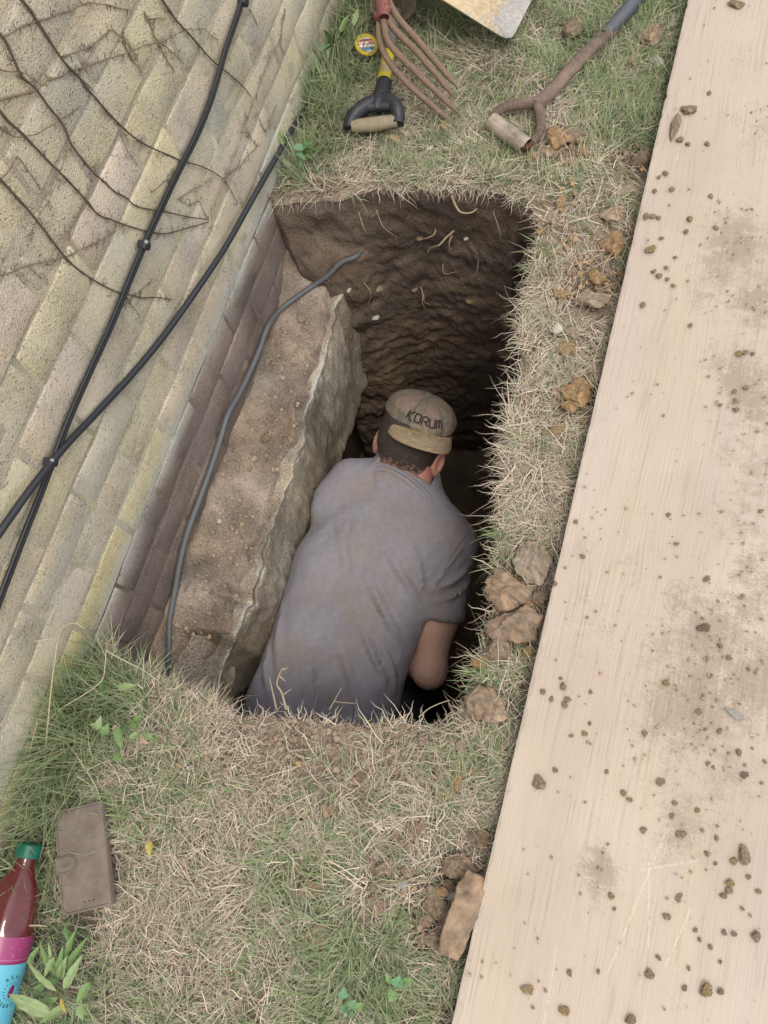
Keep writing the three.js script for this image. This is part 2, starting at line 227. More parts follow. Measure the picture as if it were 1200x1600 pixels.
/* ---------- concrete footing under the wall ---------- */
const edgeX = (z) => FACE_X + fbm(z * 7, 1, 2, 4) * 0.022 + (fbm(z * 34, 3, 1, 3)) * 0.012 - sstep(-0.13, -0.105, z) * 0.022 - 0.03 * sstep(-0.78, -1.0, z);
const ledgeY = (x, z) => LEDGE_Y + fbm(x * 9, z * 9, 6, 4) * 0.018 + fbm(x * 50, z * 50, 2, 2) * 0.003 + sstep(0.08, 0.0, x - WALL_X) * 0.022;
{
  const f = new THREE.Group(); f.position.set(0, 0, 0);
  top('concrete_footing', f, 'rough concrete footing ledge below the bricks with a chipped white edge over the pit', 'footing');
  const zs = 0.12, ze = -1.06, prof = 56;
  const g = gridGeo(prof, 260, (a, b) => {
    const z = lerp(zs, ze, b), ex = edgeX(z); let x, y, edge = 0;
    const A = 0.42;
    const ey = LEDGE_Y - 0.004 + fbm(z * 12, 5, 5, 3) * 0.012;
    const dip = 0.03 * Math.exp(-(((z + 0.215) / 0.014) ** 2)) + sstep(-0.135, -0.11, z) * 0.055;   // a bite and a broken corner near the front
    if (a < A) { const t = a / A; x = lerp(-0.73, ex, t); y = lerp(ledgeY(x, z) - 0.006, ey, sstep(0.75, 1, t)) - dip * sstep(0.45, 0.8, t); edge = sstep(0.93 - 0.12 * clamp(fbm(z * 11, 3, 3, 3) * 2), 0.985, t); }
    else { const t = (a - A) / (1 - A), tt = t * t * 0.5 + t * 0.5; y = lerp(ey - dip, -0.76 + fbm(z * 4, 2, 9, 3) * 0.06, tt); x = ex + (fbm(z * 7, y * 5, 4, 4) * 0.02 + fbm(z * 40, y * 18, 6, 3) * 0.006 + fbm(z * 90, y * 40, 6, 3) * 0.006) * sstep(0, 0.06, t) - 0.012 * sstep(0.5, 1, t) - 0.06 * sstep(0.93, 1, t); edge = 1 - sstep(0.0, 0.045, t); }
    const e = 0.95 * clamp(edge * (0.5 + fbm(z * 25, a * 30, 7, 3) * 2.4)), n = 0.92 + fbm(z * 6, y * 4, x * 9, 3) * 0.5 + fbm(z * 70, y * 14, 3, 2) * 0.35;
    const dirt = a < A ? 1 : clamp(0.35 + fbm(z * 9, y * 7, 3, 3) * 1.2);
    return { p: V3(x, y, z), uv: [z / 0.5, (a < A ? x : y) / 0.5], c: [lerp(lerp(0.62, 0.46, dirt) * n, 0.76, e), lerp(lerp(0.55, 0.385, dirt) * n, 0.73, e), lerp(lerp(0.455, 0.305, dirt) * n, 0.66, e)] };
  }, { flip: false });
  SURF.push(part('footing_block', g, mat([1, 1, 1], { side: THREE.DoubleSide, map: T.grain, bumpMap: T.grainB, bumpScale: 0.004, vertexColors: true, roughness: 0.95 }), f));
  const s = gridGeo(40, 240, (a, b) => {
    const z = lerp(0.08, -1.05, b), ex = edgeX(z), k = a; const w = 0.012 + 0.03 * clamp(0.4 + fbm(z * 16, 8, 2, 3)); const x = lerp(-0.719, ex - w - (z > -0.135 ? 0.02 : 0), k);
    const th = 0.006 + clamp(fbm(x * 14, z * 14, 4, 3) + 0.25) * 0.016 + fbm(x * 90, z * 90, 1, 2) * 0.003; const near = sstep(0.0, 0.1, k) * 0 + 1;
    const bank = 0.085 * sstep(-0.84, -1.04, z) * (1 - 0.85 * k) + 0.05 * sstep(-0.02, 0.06, z);
    let y = ledgeY(x, z) + lerp(th, -0.012, sstep(0.9, 1, k)) * near + bank; const dip = 0.03 * Math.exp(-(((z + 0.215) / 0.014) ** 2)) + sstep(-0.135, -0.11, z) * 0.055; y -= dip * sstep(0.45, 0.8, k);
    const n = 0.95 + fbm(x * 20, z * 20, 3, 3) * 0.6, pale = clamp(fbm(x * 8, z * 8, 9, 3) * 1.8 + 0.1) * 0.6;
    return { p: V3(x, y, z), uv: [x / 0.5, z / 0.5], c: [lerp(0.56, 0.78, pale) * n, lerp(0.49, 0.70, pale) * n, lerp(0.43, 0.60, pale) * n] };
  });
  SURF.push(part('soil_layer', s, mat([1, 1, 1], { side: THREE.DoubleSide, map: T.soil, bumpMap: T.soilB, bumpScale: 0.003, vertexColors: true, roughness: 1 }), f, 'loose soil left lying on the ledge'));
}

/* ---------- plywood sheet ---------- */
const PLY_Y = 0.05, PLY_X = 0.0295;
const MUD = [[1150, 380, .06, 1], [1120, 430, .05, .8], [1180, 610, .07, .9], [1150, 590, .05, .8], [1110, 1000, .07, 1], [1160, 960, .05, .8], [1090, 1090, .08, 1], [1170, 1060, .07, 1], [1040, 1120, .05, .8], [1040, 1015, .05, .6], [935, 1360, .03, 1], [1065, 1290, .05, .7], [1180, 470, .05, .9], [1160, 820, .06, .5], [1190, 740, .05, .6], [990, 330, .02, .6], [1060, 1170, .06, .6], [1130, 1200, .06, .6], [1180, 900, .05, .8], [1150, 690, .05, .5], [930, 970, .05, .35], [1190, 200, .05, .5], [985, 880, .04, .35]].map(([u, v, r, a]) => { const p = P(u, v, PLY_Y); return [p.x, p.z, r, a]; });
{
  const W = 1.22, L = 2.44, z0 = 0.62;
  const knots = [[905, 857, .010], [1055, 932, .018], [1088, 470, .012]].map(([u, v, r]) => { const p = P(u, v, PLY_Y); return [p.x, p.z, r]; });
  const ca = P(1030, 820, PLY_Y), scr = [[1040, 1300, 950, 1520], [1014, 1345, 1014, 1480], [870, 1480, 850, 1600], [1080, 1420, 1040, 1510], [1075, 180, 1058, 250], [1000, 1360, 1090, 1345], [760, 1380, 720, 1560]].map(([a, b, c, d]) => [P(a, b, PLY_Y), P(c, d, PLY_Y)]);
  const wood = (u, v) => {
    const x = PLY_X + u * 0.61, z = z0 - v * L; let wx = x + fbm(x * 3, z * 1.2, 5, 2) * 0.03, ring = 0;
    for (const [kx, kz, r] of knots) { const dx = x - kx, dz = z - kz, d = Math.hypot(dx, dz * 0.6); wx += dx * 0.9 * Math.exp(-d * d / (r * r * 6)); if (d < r) ring = Math.max(ring, 0.5 + 0.5 * Math.sin(d / r * 14)); }
    const fine = noise(wx * 620, z * 22, 1) * 0.5 + noise(wx * 300, z * 9, 7) * 0.5, band = fbm(wx * 34, z * 1.6, 3, 3);
    const dcx = (x - ca.x) / 0.055, dcz = (z - ca.z) / 0.16; const cath = Math.exp(-(dcx * dcx + dcz * dcz)); const rings = Math.sin((wx - ca.x) * 900 + 40 * fbm(x * 6, z * 2.2, 2, 2) + (z - ca.z) ** 2 * 300) * cath;
    let k = 1 + fine * 0.035 + band * 0.04 + rings * 0.05; k *= 1 - (fine < -0.44 ? 0.09 : 0);
    let c = [0.47 * k, 0.388 * k, 0.315 * k * (1 - band * 0.1)];
    const pale = clamp(fbm(x * 6, z * 5, 19, 4) * 1.7 - 0.05) * 0.45; c = c.map((q, i) => lerp(q, [0.56, 0.49, 0.415][i], pale));
    const gre = clamp(fbm(x * 9, z * 6, 29, 4) * 1.6) * 0.5; c = c.map((q, i) => lerp(q, [0.385, 0.315, 0.25][i], gre));
    let mud = -0.1; for (const [mx, mz, r, a] of MUD) mud = Math.max(mud, a * Math.exp(-((x - mx) ** 2 + (z - mz) ** 2 * 0.55) / (r * r)) - 0.1);
    const smear = fbm(x * 60, z * 90, 9, 4) * 1.3 + fbm(x * 420, z * 700, 2, 2) * 1.5, mm = clamp(sstep(0.2, 0.95, mud * 1.05 + smear * 0.46)); c = c.map((q, i) => lerp(q, [0.27, 0.215, 0.165][i] * (1 + fine * 0.15 + smear * 0.25), mm * 0.8));
    const speck = fbm(x * 330, z * 300, 13, 2); if (speck > 0.5) c = c.map((q, i) => lerp(q, [0.27, 0.2, 0.14][i], clamp((speck - 0.5) * 8) * (0.25 + clamp((x - 0.08) * 2))));
    if (ring) c = c.map((q) => q * (1 - 0.14 * ring));
    for (const [a, b] of scr) { const ax = b.x - a.x, az = b.z - a.z, t = clamp(((x - a.x) * ax + (z - a.z) * az) / (ax * ax + az * az)), d = Math.hypot(x - a.x - ax * t, z - a.z - az * t); if (d < 0.0013 && noise(t * 60, 4, 3) > -0.5) c = c.map((q, i) => lerp(q, [0.62, 0.55, 0.46][i], 0.4)); }
    if (x < PLY_X + 0.004 + 0.003 * noise(z * 60, 1, 1)) c = c.map((q) => q * 0.86);
    return c;
  };
  const map = tex(1024, 2048, wood, { wrap: THREE.MirroredRepeatWrapping });
  const bump = tex(1024, 2048, (u, v) => { const x = PLY_X + u * 0.61, z = z0 - v * L; return 0.5 + noise(x * 620, z * 22, 1) * 0.22 + noise(x * 300, z * 9, 7) * 0.15 + fbm(x * 60, z * 40, 3, 3) * 0.2; }, { srgb: false, wrap: THREE.MirroredRepeatWrapping });
  const b = new THREE.Group(); b.position.set(PLY_X + W / 2, 0, z0 - L / 2);
  top('plywood_sheet', b, 'large weathered plywood sheet strewn with crumbs of soil, lying on the lawn at the right', 'plywood');
  const nick = (z) => fbm(z * 40, 2, 4, 3) * 0.0008 + (noise(z * 60, 6, 1) > 0.8 ? 0.002 : 0);
  const wob = (x, z) => fbm(x * 2, z * 1.5, 5, 2) * 0.005;
  const sheet = gridGeo(48, 240, (a, c) => { const x = PLY_X + a * W + (a === 0 ? nick(z0 - c * L) : 0), z = z0 - c * L; return { p: V3(x - b.position.x, PLY_Y - (a === 0 ? 0.0015 : 0) + wob(x, z), z - b.position.z), uv: [a * 2, c] }; });
  part('face_veneer', sheet, mat([1, 1, 1], { map, bumpMap: bump, bumpScale: 0.0009, roughness: 0.85 }), b);
  for (let k = 0; k < 5; k++) { const t = 0.0165 / 5, y = PLY_Y - 0.0022 - t * (k + 0.5); const g = new THREE.BoxGeometry(W - 0.004, t - 0.0002, L - 0.004, 1, 1, 120); const p = g.attributes.position; for (let i = 0; i < p.count; i++) { const z = p.getZ(i) + b.position.z, x = p.getX(i) + b.position.x; p.setXYZ(i, p.getX(i) + (p.getX(i) < 0 ? nick(z) + (k % 2) * 0.0006 : 0), p.getY(i) + y + wob(x, z), p.getZ(i)); } g.computeVertexNormals(); part('ply', g, mat(k % 2 ? [0.3, 0.23, 0.16] : [0.46, 0.37, 0.27], { map: rep(T.grain, 2), roughness: 0.95 }), b); }
}

/* ---------- grass ---------- */
const EXCL = [[832, 882, 34], [789, 922, 34], [806, 982, 42], [775, 1018, 22], [757, 1100, 30], [772, 1116, 20], [722, 1354, 25], [682, 1412, 24], [735, 1390, 22], [722, 1430, 22], [708, 1470, 22], [497, 1460, 18], [480, 1392, 20], [905, 612, 24], [893, 632, 16], [955, 334, 18], [925, 468, 24], [637, 1362, 10], [588, 1412, 14], [604, 1356, 16], [565, 76, 24], [650, 1298, 16], [868, 216, 18], [512, 1264, 12], [670, 1468, 16],
  [110, 1290, 30], [140, 1285, 26], [112, 1330, 36], [140, 1330, 34], [118, 1375, 36], [150, 1370, 32], [128, 1410, 34], [155, 1395, 28], [45, 1330, 16], [40, 1360, 18], [32, 1400, 30], [15, 1450, 38], [5, 1500, 36], [-5, 1550, 36], [75, 1500, 26], [105, 1530, 28], [80, 1560, 26], [120, 1480, 20]].map(([u, v, r]) => { const p = P(u, v, 0.01), q = P(u + r, v, 0.01); return [p.x, p.z, (q.x - p.x) ** 2 + (q.z - p.z) ** 2]; });
const blocked = (x, z) => EXCL.some(([a, b, r]) => (a - x) ** 2 + (b - z) ** 2 < r);
function bladeGeo(curl, wv, seed, seg = 4) { // unit blade: grows along +y from 0, leans to +z, width 1 in x
  const pts = []; let y = 0, z = 0, a = 0; const R = rng(seed); for (let i = 0; i <= seg; i++) { pts.push([y, z, Math.pow(1 - i / seg, 0.6) * 0.9 + 0.1, (R() - 0.5) * wv * (i / seg)]); a += curl / seg * (0.6 + R() * 0.8); y += Math.cos(a) / seg; z += Math.sin(a) / seg; }
  const pos = [], uv = [], idx = [];
  pts.forEach(([y, z, w, x], i) => { pos.push(x - w * 0.0, 0, 0); pos.pop(); pos.pop(); pos.pop(); pos.push(-0.5 * w, y, z, 0.5 * w, y, z); uv.push(0, i / seg, 1, i / seg); if (i < seg) { const k = i * 2; idx.push(k, k + 1, k + 2, k + 1, k + 3, k + 2); } });
  const g = new THREE.BufferGeometry(); g.setAttribute('position', new THREE.Float32BufferAttribute(pos, 3)); g.setAttribute('uv', new THREE.Float32BufferAttribute(uv, 2)); g.userData.off = pts.map((p) => p[3]);
  g.setIndex(idx); // sideways wander, in length units, is baked by the scale ratio below
  const p = g.attributes.position; pts.forEach((q, i) => { p.setX(i * 2, p.getX(i * 2) + q[3] * 14); p.setX(i * 2 + 1, p.getX(i * 2 + 1) + q[3] * 14); });
  g.computeVertexNormals(); return g;
}
const greenG = [bladeGeo(0.7, 0.12, 1), bladeGeo(1.1, 0.2, 2), bladeGeo(0.35, 0.1, 3)], dryG = [bladeGeo(0.5, 0.35, 4, 5), bladeGeo(1.1, 0.6, 5, 5), bladeGeo(0.2, 0.4, 6, 5), bladeGeo(-0.4, 0.7, 7, 5)];
const bladeM = mat([1, 1, 1], { side: THREE.DoubleSide, roughness: 0.75 });
const GREENS = [[.20, .27, .115], [.25, .31, .15], [.155, .225, .09], [.30, .335, .18], [.21, .28, .16], [.36, .37, .23]];
const STRAWS = [[.61, .515, .405], [.50, .41, .32], [.69, .59, .48], [.40, .325, .245], [.59, .50, .40], [.49, .44, .345], [.65, .55, .44]];
const blades = { g: greenG.map(() => []), d: dryG.map(() => []) };
{
  const R = rng(1234), up = V3(0, 1, 0);
  const q = new THREE.Quaternion(), q2 = new THREE.Quaternion(), q3 = new THREE.Quaternion(), ax = V3();
  function put(kind, x, y, z, yaw, tilt, roll, len, wid, c) {
    const set = blades[kind], k = Math.floor(R() * set.length);
    q.setFromAxisAngle(up, yaw); q2.setFromAxisAngle(ax.set(1, 0, 0), tilt); q3.setFromAxisAngle(ax.set(0, 1, 0), roll); q.multiply(q2).multiply(q3);
    const j = 0.82 + R() * 0.36; set[k].push([M4(V3(x, y, z), q, V3(wid, len, len)), c[0] * j, c[1] * j, c[2] * j]);
  }
  const X0 = -0.714, X1 = 0.035, Z0 = -2.05, Z1 = 0.72; const TUFTS = 15000;
  for (let t = 0; t < TUFTS; t++) {
    const x = lerp(X0, X1 + 0.02, R()), z = lerp(Z0, Z1, R());
    if (insidePit(x, z, 0.004)) continue;
    const [gr, co] = lawn(x, z); if (R() > co * 1.15 + 0.04) continue;
    const y = groundY(x, z), yaw = fbm(x * 5, z * 5, 12, 2) * 14 + (R() - 0.5) * 2.6, rd = rimDist(x, z), gTall = x < -0.655 && z > -0.07 ? 1 + clamp((z + 0.05) * 9) * sstep(0.27, 0.17, z) : (x < -0.63 && z > -0.06) || (x < -0.62 && z < -1.05) ? 1 : 0, lush = clamp((gr - 0.55) * 2);
    const n = 7 + Math.floor(R() * 9), isG = R() < gr * 0.95 + gTall * 0.25, tiltT = 0.35 + R() * 0.9;
    for (let i = 0; i < n; i++) {
      const g = R() < 0.88 ? isG : !isG; const bx = x + (R() - 0.5) * 0.028, bz = z + (R() - 0.5) * 0.028; if (bx < -0.712 || insidePit(bx, bz, 0.002) || (blocked(bx, bz) && R() < 0.93)) continue;
      const by = y - 0.003, ya = yaw + (R() - 0.5) * 2.2 + (R() < 0.2 ? R() * 6.28 : 0);
      if (g) { const len = (0.028 + R() * 0.036) * (1 + gTall * 0.9 + lush * 0.3), tl = clamp((tiltT + (R() - 0.5) * 0.9) / (gTall > 1.05 ? 1.9 : 1) - gTall * 0.25, 0.05, 1.45); put('g', bx, by, bz, ya, tl, (R() - 0.5) * 1.4, len, 0.0013 + R() * 0.0014, GREENS[Math.floor(R() * 6)]); }
      else { const len = 0.026 + R() * R() * 0.066, tl = 1.15 + R() * 0.38; put('d', bx, by + 0.003 + R() * 0.014, bz, ya, tl, (R() - 0.5) * 2.4, len, 0.0008 + R() * 0.0011, STRAWS[Math.floor(R() * 7)]); }
    }
  }
  // fringe along the cut edge: dry stems and roots leaning out over the pit
  for (let i = 0; i < NR; i++) {
    const r = rimCurve[i]; if (r.x < -0.715) continue;
    const right = r.x > -0.21 && r.z < -0.1, back = r.z < -0.97, front = r.z > -0.13 && !right;
    const inward = Math.atan2(-0.4 - r.x, -0.55 - r.z); // yaw that turns +z inwards
    const n = right ? 6 : back ? (r.x > -0.5 ? 12 : 3) : front ? (r.x < -0.45 ? 14 : 6) : 8;
    for (let k = 0; k < n; k++) {
      const o = R() * 0.035, dx = (r.x + 0.4), dz = (r.z + 0.55), l = Math.hypot(dx, dz), bx = r.x + dx / l * o, bz = r.z + dz / l * o; if (bx < -0.712) continue;
      const g = R() < (right ? 0.12 : back ? 0.15 : 0.05);
      put(g ? 'g' : 'd', bx, groundY(bx, bz) - 0.002, bz, inward + (R() - 0.5) * (right ? 4.4 : 3), (g ? 0.9 : 1.25) + R() * 0.6, (R() - 0.5) * 2, (0.02 + R() * R() * 0.045) * (front ? 0.9 : 1.05), 0.001 + R() * 0.0012, g ? GREENS[Math.floor(R() * 6)] : STRAWS[Math.floor(R() * 7)]);
    }
  }
  const make = (set, geos, name, label) => set.forEach((list, k) => {
    const m = new THREE.InstancedMesh(geos[k], bladeM, list.length), c = new THREE.Color();
    list.forEach(([mt, r, g, b], i) => { m.setMatrixAt(i, mt); m.setColorAt(i, c.setRGB(r, g, b)); });
    stuff(m, numbered(name), label, 'grass');
  });
  make(blades.g, greenG, 'green_grass', 'green lawn grass growing round the trench and along the wall');
  make(blades.d, dryG, 'dry_grass', 'dry straw coloured grass matted round the trench');
}

/* ---------- the man in the trench ---------- */
const cap = (a, b, ra, rb) => { const ab = b.clone().sub(a), l2 = ab.lengthSq(); return (x, y, z) => { const px = x - a.x, py = y - a.y, pz = z - a.z; const t = clamp((px * ab.x + py * ab.y + pz * ab.z) / l2); const dx = px - ab.x * t, dy = py - ab.y * t, dz = pz - ab.z * t; return Math.sqrt(dx * dx + dy * dy + dz * dz) - (ra + (rb - ra) * t); }; };
const ell = (c, ex, ey, ez, r) => { const k = Math.min(r.x, r.y, r.z); return (x, y, z) => { const px = x - c.x, py = y - c.y, pz = z - c.z; const a = (px * ex.x + py * ex.y + pz * ex.z) / r.x, b = (px * ey.x + py * ey.y + pz * ey.z) / r.y, d = (px * ez.x + py * ez.y + pz * ez.z) / r.z; const k0 = Math.sqrt(a * a + b * b + d * d), k1 = Math.sqrt((a / r.x) ** 2 + (b / r.y) ** 2 + (d / r.z) ** 2) || 1; return k0 < 1e-6 ? -k : k0 * (k0 - 1) / k1; }; };
const smin = (a, b, k) => { const h = Math.max(k - Math.abs(a - b), 0) / k; return Math.min(a, b) - h * h * k * 0.25; };
const union = (list, k) => (x, y, z) => { let d = 1e3; for (const f of list) { const q = f(x, y, z); if (q < d + k) d = smin(d, q, k); } return d; };
function march(f, c, half, n) {
  const mc = new MarchingCubes(n, new THREE.MeshBasicMaterial(), false, false, 260000), hs = n / 2; mc.isolation = 0;
  for (let k = 0; k < n; k++) for (let j = 0; j < n; j++) for (let i = 0; i < n; i++) mc.field[(k * n + j) * n + i] = -f(c.x + (i - hs) / hs * half, c.y + (j - hs) / hs * half, c.z + (k - hs) / hs * half);
  mc.update();
  const cnt = mc.count, pos = new Float32Array(cnt * 3); for (let i = 0; i < cnt; i++) { pos[i * 3] = c.x + mc.positionArray[i * 3] * half; pos[i * 3 + 1] = c.y + mc.positionArray[i * 3 + 1] * half; pos[i * 3 + 2] = c.z + mc.positionArray[i * 3 + 2] * half; }
  let g = new THREE.BufferGeometry(); g.setAttribute('position', new THREE.BufferAttribute(pos, 3)); g = mergeVertices(g, 1e-5); g.computeVertexNormals(); return g;
}
const mixv = (a, b, t) => a.clone().lerp(b, t);
const J = {};
// back of the trunk is seen; joints lie a hand's breadth under it
J.c7 = P(633, 745, -0.425); J.LS = P(517, 790, -0.455); J.RS = P(702, 852, -0.475);
J.chest = P(588, 870, -0.50); J.waist = P(528, 1030, -0.56); J.hipL = P(460, 1120, -0.58); J.hipR = P(570, 1135, -0.60);
J.Rel = P(671, 1050, -0.575); J.Rwr = P(618, 985, -0.74); J.Lel = P(505, 905, -0.72); J.Lwr = P(585, 905, -0.92);
const rH = camR.clone().multiplyScalar(0.94).addScaledVector(camU, -0.34).normalize();   // head frame: right, up, back
const dirHead = V3(0, CAM_H, 0).sub(P(640, 690, -0.42)).normalize();
const upIm = camU.clone().addScaledVector(camR, 0.3).addScaledVector(dirHead, -camU.dot(dirHead)).normalize();
const eH = 13 * Math.PI / 180;
let yH = upIm.clone().multiplyScalar(Math.cos(eH)).addScaledVector(dirHead, Math.sin(eH)); yH.addScaledVector(rH, -yH.dot(rH)).normalize();
const zH = rH.clone().cross(yH).normalize();
{ const a = 0.2, r0 = rH.clone(); rH.multiplyScalar(Math.cos(a)).addScaledVector(zH, Math.sin(a)); zH.multiplyScalar(Math.cos(a)).addScaledVector(r0, -Math.sin(a)); }
const HO = P(637, 706, -0.435);
const Hp = (x, y, z) => HO.clone().addScaledVector(rH, x).addScaledVector(yH, y).addScaledVector(zH, z);
const headBasis = new THREE.Matrix4().makeBasis(rH, yH, zH).setPosition(HO);

const man = new THREE.Group();
{
  const er = (c, a, b, d) => ell(c, rH, yH, zH, V3(a, b, d));
  const headF = union([
    er(Hp(0, 0.055, 0.005), 0.074, 0.082, 0.092), er(Hp(0, -0.02, -0.035), 0.06, 0.085, 0.06), er(Hp(0, -0.075, -0.075), 0.03, 0.03, 0.026),
    er(Hp(0, 0.02, 0.045), 0.062, 0.06, 0.05),
    cap(Hp(0, 0.015, -0.1), Hp(0, -0.025, -0.117), 0.008, 0.012), er(Hp(0, -0.028, -0.11), 0.018, 0.009, 0.011),
    cap(Hp(-0.03, 0.034, -0.088), Hp(0.03, 0.034, -0.088), 0.011, 0.011), cap(Hp(-0.02, -0.055, -0.097), Hp(0.02, -0.055, -0.097), 0.007, 0.007),
    er(Hp(-0.045, -0.01, -0.075), 0.02, 0.02, 0.018), er(Hp(0.045, -0.01, -0.075), 0.02, 0.02, 0.018),
    cap(Hp(0, 0.0, 0.015), J.c7.clone().addScaledVector(zH, -0.03), 0.053, 0.056), cap(Hp(-0.03, -0.02, 0.01), mixv(J.c7, J.LS, 0.24), 0.026, 0.04), cap(Hp(0.03, -0.02, 0.01), mixv(J.c7, J.RS, 0.24), 0.026, 0.04),
  ], 0.022);
  const ear = (s) => { const c = Hp(s * 0.0795, 0.0, 0.0), out = rH.clone().multiplyScalar(s * 0.82).addScaledVector(zH, 0.57).normalize(), fw = out.clone().cross(yH).normalize(); const shell = ell(c, out, yH, fw, V3(0.0085, 0.031, 0.019)), bowl = ell(c.clone().addScaledVector(out, 0.0085).addScaledVector(yH, 0.003), out, yH, fw, V3(0.007, 0.02, 0.0115)), lobe = ell(Hp(s * 0.0765, -0.026, -0.004), out, yH, fw, V3(0.006, 0.01, 0.009)); return (x, y, z) => smin(Math.max(shell(x, y, z), -bowl(x, y, z)), lobe(x, y, z), 0.008); };
  const earL = ear(-1), earR = ear(1);
  const eyeL = er(Hp(-0.031, 0.012, -0.094), 0.014, 0.008, 0.009), eyeR = er(Hp(0.031, 0.012, -0.094), 0.014, 0.008, 0.009);
  const headAll = (x, y, z) => { let d = headF(x, y, z); d = Math.max(d, -eyeL(x, y, z)); d = Math.max(d, -eyeR(x, y, z)); d = smin(d, earL(x, y, z), 0.006); return smin(d, earR(x, y, z), 0.006); };
  const ball = (u) => er(Hp(u * 0.031, 0.012, -0.084), 0.011, 0.0095, 0.011);
  const bl = ball(-1), br = ball(1);

  // hands: palm, four unequal curled fingers and a thumb from the side of the palm
  function hand(wr, dirF, nrm, side) {
    const d = dirF.clone().normalize(), n = nrm.clone().addScaledVector(d, -nrm.dot(d)).normalize(), s = d.clone().cross(n).multiplyScalar(side).normalize(), at = (a, b, c) => wr.clone().addScaledVector(d, a).addScaledVector(s, b).addScaledVector(n, c);
    const palm = union([cap(at(0, 0.008, 0), at(0.08, 0.028, 0), 0.021, 0.0135), cap(at(0, 0, 0), at(0.085, 0.009, 0), 0.021, 0.0135), cap(at(0, -0.004, 0), at(0.083, -0.011, 0), 0.02, 0.013), cap(at(0, -0.01, 0), at(0.076, -0.03, 0), 0.019, 0.0125)], 0.014);
    const fs = [];
    [[0.028, 0.080, 0.043, 0.026, 0.021], [0.009, 0.086, 0.048, 0.03, 0.022], [-0.011, 0.083, 0.044, 0.028, 0.022], [-0.03, 0.075, 0.034, 0.022, 0.019]].forEach(([b, a, l1, l2, l3], i) => { let p = at(a, b, 0), ang = 0.5 + i * 0.08; const r = i === 3 ? 0.0078 : 0.0092; for (const [l, da, ra] of [[l1, 0.75, r], [l2, 0.6, r * 0.93], [l3, 0, r * 0.85]]) { const q = p.clone().addScaledVector(d, Math.cos(ang) * l).addScaledVector(n, -Math.sin(ang) * l); fs.push(cap(p, q, ra, ra * 0.93)); p = q; ang += da; } });
    const t0 = at(0.022, 0.02, -0.006), t1 = at(0.052, 0.047, -0.018), t2 = at(0.08, 0.052, -0.036), t3 = at(0.098, 0.044, -0.05);
    const th = union([cap(t0, t1, 0.015, 0.0115), cap(t1, t2, 0.0112, 0.01), cap(t2, t3, 0.01, 0.0085)], 0.008);
    return (x, y, z) => { let q = palm(x, y, z); for (const f of fs) q = smin(q, f(x, y, z), 0.004); return smin(q, th(x, y, z), 0.008); };
  }
  const Rd = J.Rwr.clone().sub(J.Rel).normalize(), Ld = J.Lwr.clone().sub(J.Lel).normalize();
  const handR = hand(J.Rwr, Rd.clone().add(V3(0.1, -0.3, -0.3)), V3(0.3, 1, 0.3), -1), handL = hand(J.Lwr, Ld.clone().add(V3(0, -0.3, -0.6)), V3(-0.2, 1, 0.3), 1);
  const kneeL = V3(-0.46, -0.98, -0.17), kneeR = V3(-0.27, -0.99, -0.18), ankL = V3(-0.47, FLOOR_Y + 0.1, 0.04), ankR = V3(-0.25, FLOOR_Y + 0.1, 0.03);
  const bodyF0 = union([
    cap(J.c7.clone().addScaledVector(V3(0, -1, 0), 0.03), J.chest, 0.05, 0.085), cap(J.chest, J.waist, 0.085, 0.085), cap(J.LS, J.chest, 0.04, 0.07), cap(J.RS, J.chest, 0.04, 0.07), cap(J.hipL, J.waist, 0.075, 0.075), cap(J.hipR, J.waist, 0.075, 0.075),
    cap(J.RS, mixv(J.RS, J.Rel, 0.55), 0.046, 0.047), cap(mixv(J.RS, J.Rel, 0.55), J.Rel, 0.045, 0.036), cap(J.Rel, mixv(J.Rel, J.Rwr, 0.3), 0.035, 0.042), cap(mixv(J.Rel, J.Rwr, 0.3), J.Rwr, 0.041, 0.025),
    cap(J.LS, J.Lel, 0.046, 0.038), cap(J.Lel, mixv(J.Lel, J.Lwr, 0.3), 0.038, 0.042), cap(mixv(J.Lel, J.Lwr, 0.3), J.Lwr, 0.041, 0.025),
    cap(J.hipL, kneeL, 0.07, 0.05), cap(J.hipR, kneeR, 0.07, 0.05), cap(kneeL, ankL, 0.048, 0.034), cap(kneeR, ankR, 0.048, 0.034),
  ], 0.03);
  const bodyF = (x, y, z) => -smin(-bodyF0(x, y, z), -(FACE_X + 0.032 - x), 0.02);
  const cut = (f, c, r, keep) => (x, y, z) => { const d = Math.hypot(x - c.x, y - c.y, z - c.z) - r; return keep ? Math.max(f(x, y, z), d) : Math.max(f(x, y, z), -d); };
  const headC = Hp(0, 0.0, -0.01);
  const all = (x, y, z) => smin(headAll(x, y, z), bodyF(x, y, z), 0.02);
  const gHead = march(all, headC, 0.165, 110);
  const gBody = march((x, y, z) => Math.max(smin(bodyF(x, y, z), headF(x, y, z), 0.02), 0.148 - Math.hypot(x - headC.x, y - headC.y, z - headC.z)), V3(-0.4, -0.87, -0.32), 0.62, 112);
  const gHR = march(handR, J.Rwr.clone().addScaledVector(Rd, 0.07), 0.15, 90), gHL = march(handL, J.Lwr.clone().addScaledVector(Ld, 0.06), 0.15, 90);
  const gEye = march((x, y, z) => Math.min(bl(x, y, z), br(x, y, z)), Hp(0, 0.012, -0.084), 0.05, 50);
  const skinC = (g, fn) => { const p = g.attributes.position, c = new Float32Array(p.count * 3), v = V3(); for (let i = 0; i < p.count; i++) { v.fromBufferAttribute(p, i); c.set(fn(v), i * 3); } g.setAttribute('color', new THREE.BufferAttribute(c, 3)); return g; };
